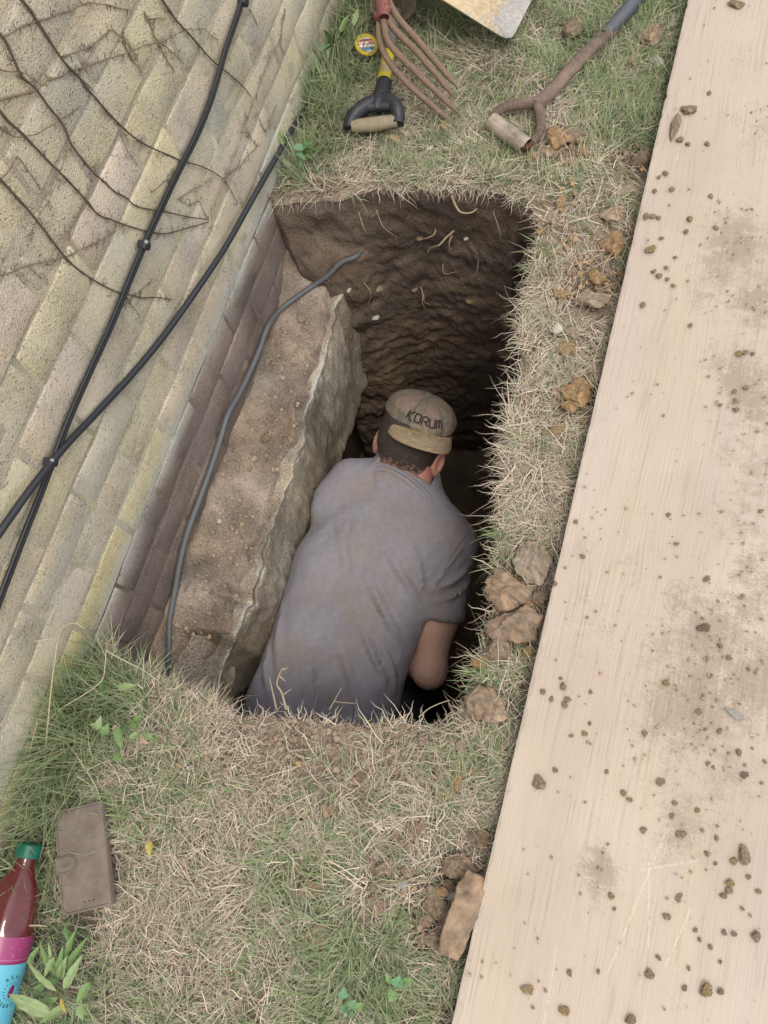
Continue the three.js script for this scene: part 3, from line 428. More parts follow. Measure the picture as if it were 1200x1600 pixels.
  const tone = (v) => { const r = v.clone().sub(HO), lx = r.dot(rH), ly = r.dot(yH), lz = r.dot(zH); const n = 1 + fbm(v.x * 30, v.y * 30, v.z * 30, 3) * 0.16 + fbm(v.x * 160, v.y * 160, v.z * 160, 2) * 0.1; let c = [0.64, 0.395, 0.305]; const red = clamp(sstep(0.09, 0.0, Math.abs(ly + 0.03)) * sstep(-0.02, 0.06, lz) + sstep(0.066, 0.08, Math.abs(lx)) * sstep(0.05, 0.03, Math.abs(ly))); c = [lerp(c[0], 0.62, red), lerp(c[1], 0.29, red), lerp(c[2], 0.235, red)]; const far = r.length() > 0.3; if (far) { const d = clamp(fbm(v.x * 22, v.y * 22, v.z * 22, 3) * 1.5 + 0.05) * 0.3; c = [lerp(c[0], 0.42, d), lerp(c[1], 0.28, d), lerp(c[2], 0.2, d)]; } return c.map((q) => q * n); };
  const bodyGeo = mergeGeometries([gHead, gBody, gHR, gHL].map((g) => skinC(g, tone)).concat([skinC(gEye, () => [0.6, 0.57, 0.53])]));
  part('body', bodyGeo, new THREE.MeshPhysicalMaterial({ vertexColors: true, roughness: 0.55, sheen: 0.2, sheenRoughness: 0.6 }), man);

  // hair: short at the nape, thicker towards the cap
  const hairF = (x, y, z) => { const r = V3(x - HO.x, y - HO.y, z - HO.z), lx = r.dot(rH), ly = r.dot(yH), lz = r.dot(zH); const line = -0.028 + 0.010 * noise(lx * 90, lz * 90, 3) + (Math.abs(lx) > 0.045 ? (Math.abs(lx) - 0.045) * 1.1 : 0) - clamp(lz - 0.05, 0, 1) * 0.25; return Math.max(headF(x, y, z) - 0.0035 - 0.0012 * noise(x * 260, y * 260, z * 260) - 0.004 * sstep(line, line + 0.05, ly), line - ly, -0.03 - lz + (ly < 0.03 ? 0.02 : 0), ly - 0.082); };
  const gHair = march(hairF, Hp(0, 0.02, 0.02), 0.125, 100);
  skinC(gHair, (v) => { const r = v.clone().sub(HO), ly = r.dot(yH); const k = sstep(-0.042, -0.004, ly + fbm(v.x * 240, v.y * 240, v.z * 240, 2) * 0.045), n = 1 + noise(v.x * 400, v.y * 400, v.z * 400) * 0.35; return [lerp(0.36, 0.045, k) * n, lerp(0.21, 0.034, k) * n, lerp(0.155, 0.028, k) * n]; });
  part('hair', gHair, mat([1, 1, 1], { vertexColors: true, roughness: 0.8 }), man);

  /* shirt */
  const sl = mixv(J.RS, J.Rel, 0.56), sleeveD = J.Rel.clone().sub(J.RS).normalize(), sll = mixv(J.LS, J.Lel, 0.55), sleeveL = J.Lel.clone().sub(J.LS).normalize();
  const off = (p, x, y, z) => p.clone().add(V3(x, y, z));
  const trunk = union([
    cap(off(J.c7, 0, -0.045, 0), J.chest, 0.072, 0.105), cap(mixv(J.LS, J.RS, 0.28), P(522, 895, -0.465), 0.066, 0.1), cap(mixv(J.LS, J.RS, 0.76), P(628, 920, -0.515), 0.058, 0.09),
    cap(P(522, 895, -0.465), P(440, 1070, -0.515), 0.1, 0.102), cap(P(622, 915, -0.52), P(553, 1095, -0.575), 0.09, 0.092), cap(J.LS, mixv(J.LS, J.chest, 0.5), 0.05, 0.09), cap(J.RS, mixv(J.RS, J.chest, 0.5), 0.052, 0.085),
    cap(P(440, 1070, -0.515), P(440, 1170, -0.575), 0.102, 0.105), cap(P(553, 1095, -0.575), P(545, 1165, -0.61), 0.094, 0.098), cap(J.chest, off(J.waist, 0, 0, 0), 0.1, 0.1),
  ], 0.06);
  const neckTrap = union([cap(Hp(0, 0.0, 0.015), off(J.c7, 0, 0, 0).addScaledVector(zH, -0.03), 0.053, 0.056), cap(Hp(-0.03, -0.02, 0.01), mixv(J.c7, J.LS, 0.24), 0.026, 0.04), cap(Hp(0.03, -0.02, 0.01), mixv(J.c7, J.RS, 0.24), 0.026, 0.04)], 0.022);
  const yoke = cap(P(548, 752, -0.44), J.c7.clone().addScaledVector(zH, -0.03), 0.05, 0.038), yokeR = cap(P(690, 825, -0.46), J.c7.clone().addScaledVector(zH, -0.03), 0.05, 0.04);
  const CUT = -0.004; const shell = (x, y, z) => smin(smin(smin(trunk(x, y, z), yoke(x, y, z), 0.05), yokeR(x, y, z), 0.05), neckTrap(x, y, z) - 0.0065, 0.012);
  const sleeveF = union([cap(J.RS, sl, 0.062, 0.058), cap(mixv(J.RS, J.chest, 0.18), sl, 0.055, 0.056)], 0.03), sleeveLF = cap(J.LS, sll, 0.06, 0.057);
  const hemEnd = P(512, 1175, -0.62), down = hemEnd.clone().sub(J.chest).normalize();
  const neckC = J.c7.clone(), neckDir = Hp(0, 0, 0).sub(J.c7).normalize().addScaledVector(camR, 0.34).normalize();
  const shirtF = (x, y, z) => {
    let a = sleeveF(x, y, z); a = Math.max(a, (x - sl.x) * sleeveD.x + (y - sl.y) * sleeveD.y + (z - sl.z) * sleeveD.z);
    let b = sleeveLF(x, y, z); b = Math.max(b, (x - sll.x) * sleeveL.x + (y - sll.y) * sleeveL.y + (z - sll.z) * sleeveL.z);
    let t = shell(x, y, z); t = smin(t, a, 0.022); t = smin(t, b, 0.03);
    t = Math.max(t, (x - hemEnd.x) * down.x + (y - hemEnd.y) * down.y + (z - hemEnd.z) * down.z);
    const nk = (x - neckC.x) * neckDir.x + (y - neckC.y) * neckDir.y + (z - neckC.z) * neckDir.z; { const qx = x - neckC.x - nk * neckDir.x, qy = y - neckC.y - nk * neckDir.y, qz = z - neckC.z - nk * neckDir.z; t = Math.max(t, -Math.max(Math.sqrt(qx * qx + qy * qy + qz * qz) - 0.069, CUT - nk)); }
    return -smin(-t, -(FACE_X + 0.012 - x - 0.03 * clamp((z + 0.1) * 8, 0, 1)), 0.035); // the footing holds the cloth in
  };
  let gS = march(shirtF, V3(-0.4, -0.55, -0.28), 0.48, 128);
  // creases, each a soft ridge along a line over the cloth
  const foldPx = [[[575, 905, -.41], [600, 955, -.43], [628, 1010, -.46], 8, 11], [[600, 855, -.40], [632, 905, -.42], [655, 945, -.45], 5, 10], [[640, 850, -.40], [655, 890, -.42], [660, 925, -.44], 4, 9], [[565, 975, -.44], [585, 1030, -.46], [602, 1062, -.48], 7, 10], [[560, 790, -.38], [552, 830, -.40], [540, 860, -.41], 2.5, 8], [[588, 735, -.36], [590, 755, -.37], [583, 790, -.38], 3, 6], [[530, 815, -.40], [537, 860, -.41], [547, 900, -.42], 3, 12], [[520, 990, -.44], [545, 1050, -.47], [556, 1105, -.50], 4, 11], [[440, 940, -.44], [432, 1010, -.46], [445, 1090, -.5], 3, 12], [[480, 1000, -.44], [486, 1060, -.47], [492, 1110, -.5], 2.5, 11], [[735, 880, -.43], [712, 905, -.43], [672, 925, -.44], 4.5, 8], [[738, 902, -.44], [715, 928, -.44], [676, 942, -.45], 4, 7], [[724, 850, -.41], [695, 890, -.42], [668, 930, -.44], 3.5, 7], [[500, 760, -.40], [478, 800, -.42], [462, 840, -.43], 2, 10], [[590, 1000, -.44], [612, 1045, -.47], [618, 1080, -.49], 4, 9], [[420, 1000, -.46], [414, 1050, -.48], [424, 1100, -.5], 3, 9]].map(([a, b, c, amp, w]) => ({ c: new THREE.CatmullRomCurve3([P(...a), P(...b), P(...c)]).getPoints(14), amp: amp * 1.8 / 1000, w: w * 0.8 / 1000 }));
  { // press each crease line onto the cloth
    const pos = gS.attributes.position, v = V3(), ray2 = V3();
    for (const f of foldPx) f.c = f.c.map((q) => { ray2.copy(q).sub(V3(0, CAM_H, 0)); const L0 = ray2.length(); ray2.normalize(); let t = L0 - 0.25; for (let i = 0; i < 60; i++) { const d = shirtF(ray2.x * t, CAM_H + ray2.y * t, ray2.z * t); if (d < 0.0008) break; t += Math.max(d * 0.8, 0.001); } return V3(ray2.x * t, CAM_H + ray2.y * t, ray2.z * t); });
    const nor = gS.attributes.normal, out = new Float32Array(pos.count * 3);
    for (let i = 0; i < pos.count; i++) {
      v.fromBufferAttribute(pos, i); let h = fbm(v.x * 7, v.y * 7, v.z * 5, 3) * 0.007 + fbm(v.x * 26 + v.z * 10, v.y * 20, v.z * 9, 3) * 0.005 + (0.5 - Math.abs(noise(v.x * 30 + v.z * 14, v.z * 9, 3))) * 0.0022;
      for (const f of foldPx) { let m = 1, ti = 0; for (let k = 0; k < f.c.length - 1; k++) { const a = f.c[k], b = f.c[k + 1]; const ax = b.x - a.x, ay = b.y - a.y, az = b.z - a.z, t = clamp(((v.x - a.x) * ax + (v.y - a.y) * ay + (v.z - a.z) * az) / (ax * ax + ay * ay + az * az)); const d = (v.x - a.x - ax * t) ** 2 + (v.y - a.y - ay * t) ** 2 + (v.z - a.z - az * t) ** 2; if (d < m) { m = d; ti = (k + t) / (f.c.length - 1); } } m = Math.sqrt(m); if (m < 0.05) { const e = Math.sin(Math.PI * clamp(ti * 0.92 + 0.04)), s = m / f.w; h += f.amp * e * (Math.exp(-s * s) - 0.45 * Math.exp(-((s - 1.7) ** 2) * 1.2)); } }
      const ds = (v.x - sl.x) * sleeveD.x + (v.y - sl.y) * sleeveD.y + (v.z - sl.z) * sleeveD.z; if (ds > -0.06 && sleeveF(v.x, v.y, v.z) < 0.006) { h += 0.0022 * sstep(-0.0275, -0.0245, ds) - 0.002 * Math.exp(-(((ds + 0.026) / 0.0022) ** 2)); } // turned-up sleeve hem
      out.set([v.x + nor.getX(i) * h, v.y + nor.getY(i) * h, v.z + nor.getZ(i) * h], i * 3);
    }
    gS.setAttribute('position', new THREE.BufferAttribute(out, 3)); gS.computeVertexNormals();
    const c = new Float32Array(pos.count * 3), uv = new Float32Array(pos.count * 2);
    const yst = P(497, 808, -.41);
    for (let i = 0; i < pos.count; i++) { v.set(out[i * 3], out[i * 3 + 1], out[i * 3 + 2]); const n = 1 + fbm(v.x * 9, v.y * 9, v.z * 9, 4) * 0.16; const dirt = clamp(fbm(v.x * 14 + 3, v.y * 14, v.z * 14, 4) * 2.2 + 0.1 + 0.9 * sstep(-0.25, -0.18, v.x)) * 0.75; let k = [0.315, 0.30, 0.345]; k = [lerp(k[0], 0.315, dirt), lerp(k[1], 0.27, dirt), lerp(k[2], 0.25, dirt)]; const ys = Math.exp(-((v.distanceTo(yst) / 0.013) ** 2)) * 0.4; k = [lerp(k[0], .33, ys), lerp(k[1], .32, ys), lerp(k[2], .2, ys)]; c.set(k.map((q) => q * n), i * 3); uv[i * 2] = v.x / 0.05; uv[i * 2 + 1] = v.z / 0.05; }
    gS.setAttribute('color', new THREE.BufferAttribute(c, 3)); gS.setAttribute('uv', new THREE.BufferAttribute(uv, 2));
  }
  const knit = tex(256, 256, (u, v) => 0.5 + 0.25 * Math.sin(u * 6.283 * 40) * Math.sin(v * 6.283 * 30) + (h3(u * 256 | 0, v * 256 | 0, 2) - 0.5) * 0.4, { srgb: false });
  const knitC = tex(256, 256, (u, v) => 0.88 + (h3(u * 256 | 0, v * 256 | 0, 3) - 0.5) * 0.2 + pfbm(u, v, 8, 4, 3) * 0.12);
  const cloth = new THREE.MeshPhysicalMaterial({ vertexColors: true, map: knitC, bumpMap: knit, bumpScale: 0.0005, roughness: 0.95, sheen: 0.25, sheenRoughness: 0.7, sheenColor: lin(0.4, 0.4, 0.45) });
  const shirt = part('t_shirt', gS, (cloth.side = THREE.DoubleSide, cloth), man, 'faded grey short sleeved t-shirt');
  { // shoulder seam of the sleeve, and the stitch lines of its hem
    const on = (u, v) => { RAYC.set(V3(0, CAM_H, 0), ray(u, v).normalize()); const h = RAYC.intersectObject(shirt, false)[0]; return h ? h.point.addScaledVector(RAYC.ray.direction, -0.0006) : null; };
    const line = (l, r) => { const pts = l.map(([u, v]) => on(u, v)).filter(Boolean); if (pts.length > 2) part('seam', tube(pts, r, 50, 5), mat([0.19, 0.18, 0.2], { roughness: 0.95 }), shirt); };
    { const l = [[588, 727], [598, 726], [609, 729], [620, 734], [632, 741], [643, 749], [654, 758], [664, 768], [672, 778]].map(([u, v]) => on(u, v)).filter(Boolean); const g = tube(l, 0.0046, 60, 8); part('collar', g, mat([0.29, 0.275, 0.315], { map: knitC, roughness: 0.95 }), shirt); }
    line([[587, 737], [598, 736], [608, 739], [618, 744], [629, 751], [640, 759], [651, 768], [661, 778]], 0.0007);
    line([[733, 828], [726, 838], [718, 850], [709, 864], [701, 878], [694, 892], [687, 907], [680, 920]], 0.0012);
  }

  /* trousers and boots */
  const trF = union([cap(P(455, 1165, -0.62), P(430, 1180, -0.68), 0.108, 0.108), cap(P(560, 1165, -0.63), P(575, 1170, -0.68), 0.1, 0.105), cap(J.hipL, kneeL, 0.098, 0.078), cap(J.hipR, kneeR, 0.1, 0.08), cap(V3(-0.3, -0.66, -0.07), V3(-0.24, -0.98, -0.14), 0.095, 0.08), cap(kneeL, ankL, 0.078, 0.062), cap(kneeR, ankR, 0.08, 0.062), cap(J.waist, mixv(J.hipL, J.hipR, 0.5), 0.07, 0.09)], 0.05);
  const gT = march((x, y, z) => Math.max(trF(x, y, z) + fbm(x * 12, y * 16, z * 12, 3) * 0.012, FLOOR_Y + 0.07 - y, -((x - J.waist.x) * down.x + (y - J.waist.y) * down.y + (z - J.waist.z) * down.z) + 0.02), V3(-0.38, -0.98, -0.05), 0.47, 96);
  part('trousers', gT, mat([0.035, 0.038, 0.046], { roughness: 0.95 }), man, 'dark navy work trousers');
  for (const [a, s] of [[ankL, -1], [ankR, 1]]) { const bf = union([cap(a, off(a, 0, 0.07, 0), 0.052, 0.056), cap(off(a, 0, -0.045, 0.03), off(a, s * 0.015, -0.055, -0.16), 0.046, 0.04)], 0.03); part('boot', march((x, y, z) => Math.max(bf(x, y, z), FLOOR_Y + 0.008 - y), off(a, 0, 0, -0.06), 0.2, 56), mat([0.06, 0.045, 0.035], { roughness: 0.8 }), man); }

  /* cap, worn back to front */
  const capG = new THREE.Group(); capG.name = 'cap'; capG.userData.label = 'camouflage baseball cap worn back to front'; man.add(capG);
  const camo = tex(512, 512, (u, v) => { const a = pfbm(u, v, 5, 4, 3), b = pfbm(u, v, 6, 4, 33), f = (h3(u * 512 | 0, v * 512 | 0, 4) - 0.5) * 0.2 + 1, d = 1 + pfbm(u, v, 40, 2, 6) * 0.3; let c = [0.20, 0.165, 0.118]; if (a > 0.1) c = [0.135, 0.125, 0.09]; if (b > 0.16) c = [0.245, 0.175, 0.145]; if (b < -0.2) c = [0.165, 0.15, 0.14]; const w = worley(u, v, 22, 8) < 0.09 && h2p(Math.floor(u * 22), Math.floor(v * 22), 22, 9) > 0.75 ? 0.25 : 0; return c.map((q) => q * f * d + w); });
  const capM = new THREE.MeshPhysicalMaterial({ map: camo, bumpMap: knit, bumpScale: 0.0008, roughness: 0.95, sheen: 0.2, sheenColor: lin(.4, .38, .3) });
  const CO = V3(0, 0.087, 0.0), tiltC = 0.10;
  const rot = new THREE.Matrix4().makeRotationX(tiltC).setPosition(CO);
  const capMat = headBasis.clone().multiply(rot).multiply(new THREE.Matrix4().makeRotationY(0.42));
  const cp = (az, el, e = 0) => { // crown: az from the back, el 0 at the rim, pi/2 on top; panels fuller over the badge side
    const ce = Math.pow(Math.max(0, Math.cos(el)), 0.7), se = Math.sin(el), bk = Math.max(0, Math.cos(az)); const pan = 1 - 0.012 * Math.pow(Math.abs(Math.sin(az * 3)), 0.2) * 0 + 0.0; const R = (1 + 0.05 * bk * se * ce) * pan; const slack = fbm(Math.sin(az) * 2.4, se * 3, Math.cos(az) * 2.4, 3) * 0.006 * ce;
    return V3((0.0875 + slack + e) * Math.sin(az) * ce * R, (0.058 + e) * se - 0.004 * Math.cos(az * 2) * (1 - se), (0.105 + slack + e) * Math.cos(az) * ce * R).applyMatrix4(capMat);
  };
  for (let k = 0; k < 6; k++) { const a0 = (k - 0.5) * Math.PI / 3; const g = gridGeo(10, 16, (a, b, i) => { const el = b * Math.PI / 2 * 0.985, gap = 0.006; const az = a0 + lerp(gap, Math.PI / 3 - gap, a); const sea = (i === 0 || i === 10) ? -0.0022 : 0; return { p: cp(az, el, sea), uv: [az * 0.42, b * 0.36 + k * 0.13] }; }, { flip: false }); part('crown_panel', g, capM, capG); }
  part('crown_lining', gridGeo(40, 14, (a, b) => ({ p: cp(a * 6.2832, b * Math.PI / 2, -0.003) })), mat([0.05, 0.045, 0.035], { roughness: 1 }), capG);
  part('button', (() => { const g = new THREE.SphereGeometry(0.008, 12, 8); g.scale(1, 0.5, 1); g.applyMatrix4(new THREE.Matrix4().makeTranslation(0, 0.059, 0)); g.applyMatrix4(capMat); return g; })(), capM, capG);
  const brimF = (a, b, e) => { const az = lerp(-1.1, 1.1, a), len = 0.066 * Math.pow(Math.max(0, Math.cos(az / 1.1 * Math.PI / 2)), 0.55) * b; const bx = 0.0885 * Math.sin(az), bz = 0.106 * Math.cos(az); const x = bx * (1 + len * 1.2), z = bz + len; const arch = -0.024 * (Math.sin(az) / 0.89) ** 2 - len * 0.22; return V3(x, -0.001 + arch * (0.25 + 0.75 * Math.min(1, b + 0.001)) + e, z).applyMatrix4(capMat); };
  const brim = part('brim', mergeGeometries([gridGeo(36, 10, (a, b) => ({ p: brimF(a, b, 0.0016), uv: [a * 0.5, b * 0.2] })), gridGeo(36, 10, (a, b) => ({ p: brimF(a, b, -0.0016), uv: [a * 0.5, b * 0.2] }), { flip: true }), gridGeo(36, 2, (a, b) => ({ p: brimF(a, 1, lerp(0.0016, -0.0016, b)).addScaledVector(zH, b === 0.5 ? 0.0012 : 0), uv: [a * 0.5, b * 0.02] }))]), new THREE.MeshPhysicalMaterial({ map: camo, color: lin(1.55, 1.5, 1.2), bumpMap: knit, bumpScale: 0.0006, roughness: 0.95, side: THREE.DoubleSide }), capG, 'olive stiffened peak over the nape');
  for (const b of [0.5, 0.64, 0.78, 0.92]) { const pts = []; for (let i = 2; i <= 34; i++) pts.push(brimF(i / 36, b, 0.0018)); part('stitching', tube(pts, 0.0006, 60, 4), mat([0.36, 0.33, 0.24]), brim); }
  // raised lettering stitched over the badge panel
  const L = { K: [[[0, 0], [0, 1]], [[1.15, 1.1], [0.05, 0.5], [1.0, -0.25]]], O: [[[0.12, 0], [0.88, 0], [1, 0.14], [1, 0.86], [0.88, 1], [0.12, 1], [0, 0.86], [0, 0.14], [0.12, 0]]], R: [[[0, -0.05], [0, 0.86], [0.12, 1], [0.86, 1], [1, 0.86], [1, 0.56], [0.88, 0.44], [0.25, 0.44]], [[0.62, 0.42], [1.0, -0.05]]], U: [[[0, 1], [0, 0.14], [0.12, 0], [0.88, 0], [1, 0.14], [1, 1]]], M: [[[0, 0], [0, 0.86], [0.12, 1], [0.88, 1], [1, 0.86], [1, -0.05]], [[0.5, 1], [0.5, 0.1]]] };
  const strokes = []; 'KORUM'.split('').forEach((ch, i) => L[ch].forEach((pl) => { const pts = []; for (let k = 0; k < pl.length; k++) { const [lx, ly] = pl[k]; const nx = pl[Math.min(k + 1, pl.length - 1)]; for (let s = 0; s < (k < pl.length - 1 ? 4 : 1); s++) { const x = lerp(lx, nx[0], s / 4), y = lerp(ly, nx[1], s / 4); pts.push(cp((i * 1.36 + x - 3.2) * 0.155 - 0.10, 0.50 + (y - 0.5) * 0.30 - (i - 2) * 0.01, 0.0014)); } } const c = new THREE.CurvePath(); for (let k = 0; k < pts.length - 1; k++) c.add(new THREE.LineCurve3(pts[k], pts[k + 1])); strokes.push(new THREE.TubeGeometry(c, pts.length * 2, 0.0018, 5, false)); }));
  part('lettering', mergeGeometries(strokes), mat([0.022, 0.022, 0.028], { roughness: 0.9 }), capG, 'black embroidered lettering');
}
top('person', man, 'person in grey t-shirt and camouflage cap bending over deep in the trench', 'person');

/* ---------- cables ---------- */
const rubber = mat([0.022, 0.024, 0.03], { roughness: 0.42, map: rep(T.grain, 3) });
{
  const g = new THREE.Group(); const A = [[383, -14], [372, 22], [352, 80], [332, 150], [306, 215], [282, 262], [252, 325], [226, 382], [206, 430], [172, 512], [140, 582], [110, 650], [86, 712], [64, 770], [38, 836], [6, 920], [-22, 995]];
  g.position.copy(PW(226, 383));
  const lead = (dy, off) => { const gg = tube(A.map(([u, v]) => PW(u, v, off).add(V3(0, dy, 0)).sub(g.position)), 0.0032, 120, 10); return gg; };
  part('lead', lead(0.003, 0.009), rubber, g); part('lead', lead(-0.003, 0.0085), rubber, g);
  for (const [u, v] of [[225, 383], [79, 722], [380, 2]]) { const c = PW(u, v, 0.009).sub(g.position); const k = new THREE.Group(); k.name = 'cable_clip'; g.add(k); const b = new RoundedBoxGeometry(0.016, 0.019, 0.014, 2, 0.004); b.rotateX(0.5); b.translate(c.x, c.y, c.z); part('saddle', b, mat([0.03, 0.032, 0.038], { roughness: 0.5 }), k); const n = new THREE.SphereGeometry(0.004, 10, 8); n.translate(c.x + 0.008, c.y + 0.009, c.z); part('nail', n, mat([0.35, 0.35, 0.36], { metalness: 0.7, roughness: 0.5 }), k); }
  top('twin_cable', g, 'pair of thin black cables clipped side by side to the brick wall', 'cable');
}
{
  const A = [[548, -12], [538, 25], [524, 62], [508, 105], [492, 142], [463, 190], [432, 245], [395, 310], [352, 386], [306, 455], [252, 530], [202, 590], [148, 648], [95, 705], [45, 768], [2, 828], [-28, 872]];
  const pts = A.map(([u, v], i) => i < 3 ? (() => { const p = P(u, v, 0.02); p.x = Math.max(p.x, WALL_X + 0.012); return p; })() : PW(u, v, 0.012 + 0.006 * Math.sin(i)));
  top('armoured_cable', new THREE.Mesh(tube(pts, 0.0056, 160, 12), mat([0.03, 0.035, 0.045], { roughness: 0.4, map: rep(T.grain, 3) })), 'single thick black cable slanting across the bricks from the grass to the left edge', 'cable');
}
{
  const A = [[572, 394], [556, 398], [535, 408], [510, 428], [488, 447], [462, 464], [438, 484], [418, 512], [406, 545], [392, 578], [374, 615], [356, 648], [343, 690], [330, 730], [312, 780], [295, 826], [283, 870], [274, 920], [266, 970], [262, 1020], [259, 1062], [257, 1090]];
  const pts = A.map(([u, v], i) => { const q = onto(u, v, i < 1 ? -0.03 : 0.0085); if (q.x < WALL_X + 0.012) return PW(u, v, 0.012); return q; });
  top('grey_cable', new THREE.Mesh(tube(pts, 0.006, 160, 12), mat([0.14, 0.15, 0.165], { roughness: 0.6, map: rep(T.grain, 4) })), 'scuffed grey cable lying along the soil covered ledge and entering the bank', 'cable');
}

/* ---------- bare creeper on the wall ---------- */
{
  const Z = (l) => l.map(([x, y]) => [x * 0.375, y * 0.375]);
  const big = [Z([[80, -10], [150, 80], [250, 235], [330, 320], [400, 410], [500, 520], [610, 605], [700, 645], [830, 690], [930, 745]]), Z([[-10, 130], [40, 210], [90, 320], [165, 390], [250, 500], [290, 590], [390, 720], [480, 800], [560, 855], [700, 885], [870, 915]]), Z([[-10, 450], [80, 545], [210, 680], [300, 770], [410, 895], [500, 930], [620, 965], [700, 972], [870, 925]]), Z([[-10, 735], [130, 890], [270, 1070], [380, 1160], [500, 1220], [590, 1240], [720, 1248]]), Z([[670, -10], [740, 90], [830, 190], [900, 265], [980, 330], [1050, 410]])];
  const mid = [Z([[-10, 160], [90, 110], [200, 75], [290, 45], [370, 12], [450, 20], [550, 42]]), Z([[-10, 420], [60, 400], [150, 375], [200, 335], [300, 295], [400, 262], [500, 230], [600, 190], [700, 162], [780, 122], [850, 120], [910, 165]]), Z([[260, 235], [380, 190], [470, 125], [520, 170], [575, 255]]), Z([[-10, 1150], [120, 1105], [270, 1072], [400, 1010], [530, 930]]), Z([[1190, 40], [1170, 160], [1100, 300], [1040, 470], [1000, 590], [940, 740], [880, 890], [880, 950]]), Z([[1040, 40], [1075, 110]]), Z([[600, 50], [650, 160], [740, 240], [765, 262]]), Z([[510, 170], [560, 260], [590, 300], [620, 235]]), Z([[930, 745], [1000, 690], [1070, 610], [1040, 560], [990, 550]]), Z([[0, 530], [60, 570], [150, 560]]), Z([[-10, 760], [30, 720], [70, 655], [170, 790]]), Z([[1165, 165], [1190, 230]]), Z([[625, 80], [690, 75]]), Z([[940, 755], [990, 850]]), Z([[1150, 440], [1105, 545], [1070, 470]])];
  const thin = [Z([[290, 590], [260, 690], [200, 840], [110, 1000]]), Z([[400, 730], [340, 880], [300, 950], [240, 1010]]), Z([[630, 800], [680, 760], [740, 720]]), Z([[150, 560], [250, 500], [340, 440]]), Z([[330, 320], [390, 200]]), Z([[870, 915], [830, 840], [790, 860], [740, 830]]), Z([[400, 720], [415, 665]]), Z([[740, 830], [800, 790], [890, 740]]), Z([[-5, 290], [90, 300], [180, 360]]), Z([[120, 1105], [180, 1160], [200, 1165]]), Z([[530, 1240], [580, 1310]]), Z([[500, 1290], [640, 1160]]), Z([[650, 160], [730, 300]]), Z([[340, 330], [400, 390]]), Z([[500, 560], [575, 690]])];
  const g = new THREE.Group(); g.position.copy(PW(160, 200)); const bark = mat([0.13, 0.095, 0.07], { roughness: 1, map: rep(T.grain, 6) }), pale = mat([0.26, 0.205, 0.145], { roughness: 1, map: rep(T.grain, 6) });
  const R = rng(5), hairs = [];
  const run = (list, r, m) => list.forEach((l) => {
    const pts = []; l.forEach(([u, v], i) => { if (i) { const [a, b] = l[i - 1]; pts.push(PW((a + u) / 2 + (R() - 0.5) * 4, (b + v) / 2 + (R() - 0.5) * 4, r + 0.0015 + R() * 0.003).sub(g.position)); } pts.push(PW(u, v, r + 0.0015 + R() * 0.002).sub(g.position)); });
    const st = part('stem', tube(pts, (t) => r * (1.1 - 0.55 * t) * (1 + 0.25 * noise(t * 60, r * 9e4)), 60, 6), m, g);
    const c = new THREE.CatmullRomCurve3(pts), n = Math.floor(c.getLength() / 0.007); // clinging rootlets in clusters
    for (let i = 0; i < n; i++) { if (noise(i * 0.23, r * 1e5, l[0][0]) < 0.05 && R() < 0.8) continue; const p = c.getPointAt(R()), a = R() * 6.28, L = 0.004 + R() * 0.011, q = p.clone().add(V3(-0.001, Math.sin(a) * L * 0.6, Math.cos(a) * L * 0.6)), e = p.clone().add(V3(-0.0015, Math.sin(a + 0.7) * L, Math.cos(a + 0.7) * L)); hairs.push(tube([p, q, e], 0.00042, 3, 3)); }
  });
  run(big, 0.0017, bark); run(mid, 0.0011, pale); run(thin, 0.0008, pale);
  const hm = stuff(new THREE.Mesh(mergeGeometries(hairs), bark), 'rootlets', null, null, g); hm.userData.kind = 'stuff';
  top('bare_creeper', g, 'leafless brown creeper stems clinging across the upper part of the brick wall', 'creeper');
}

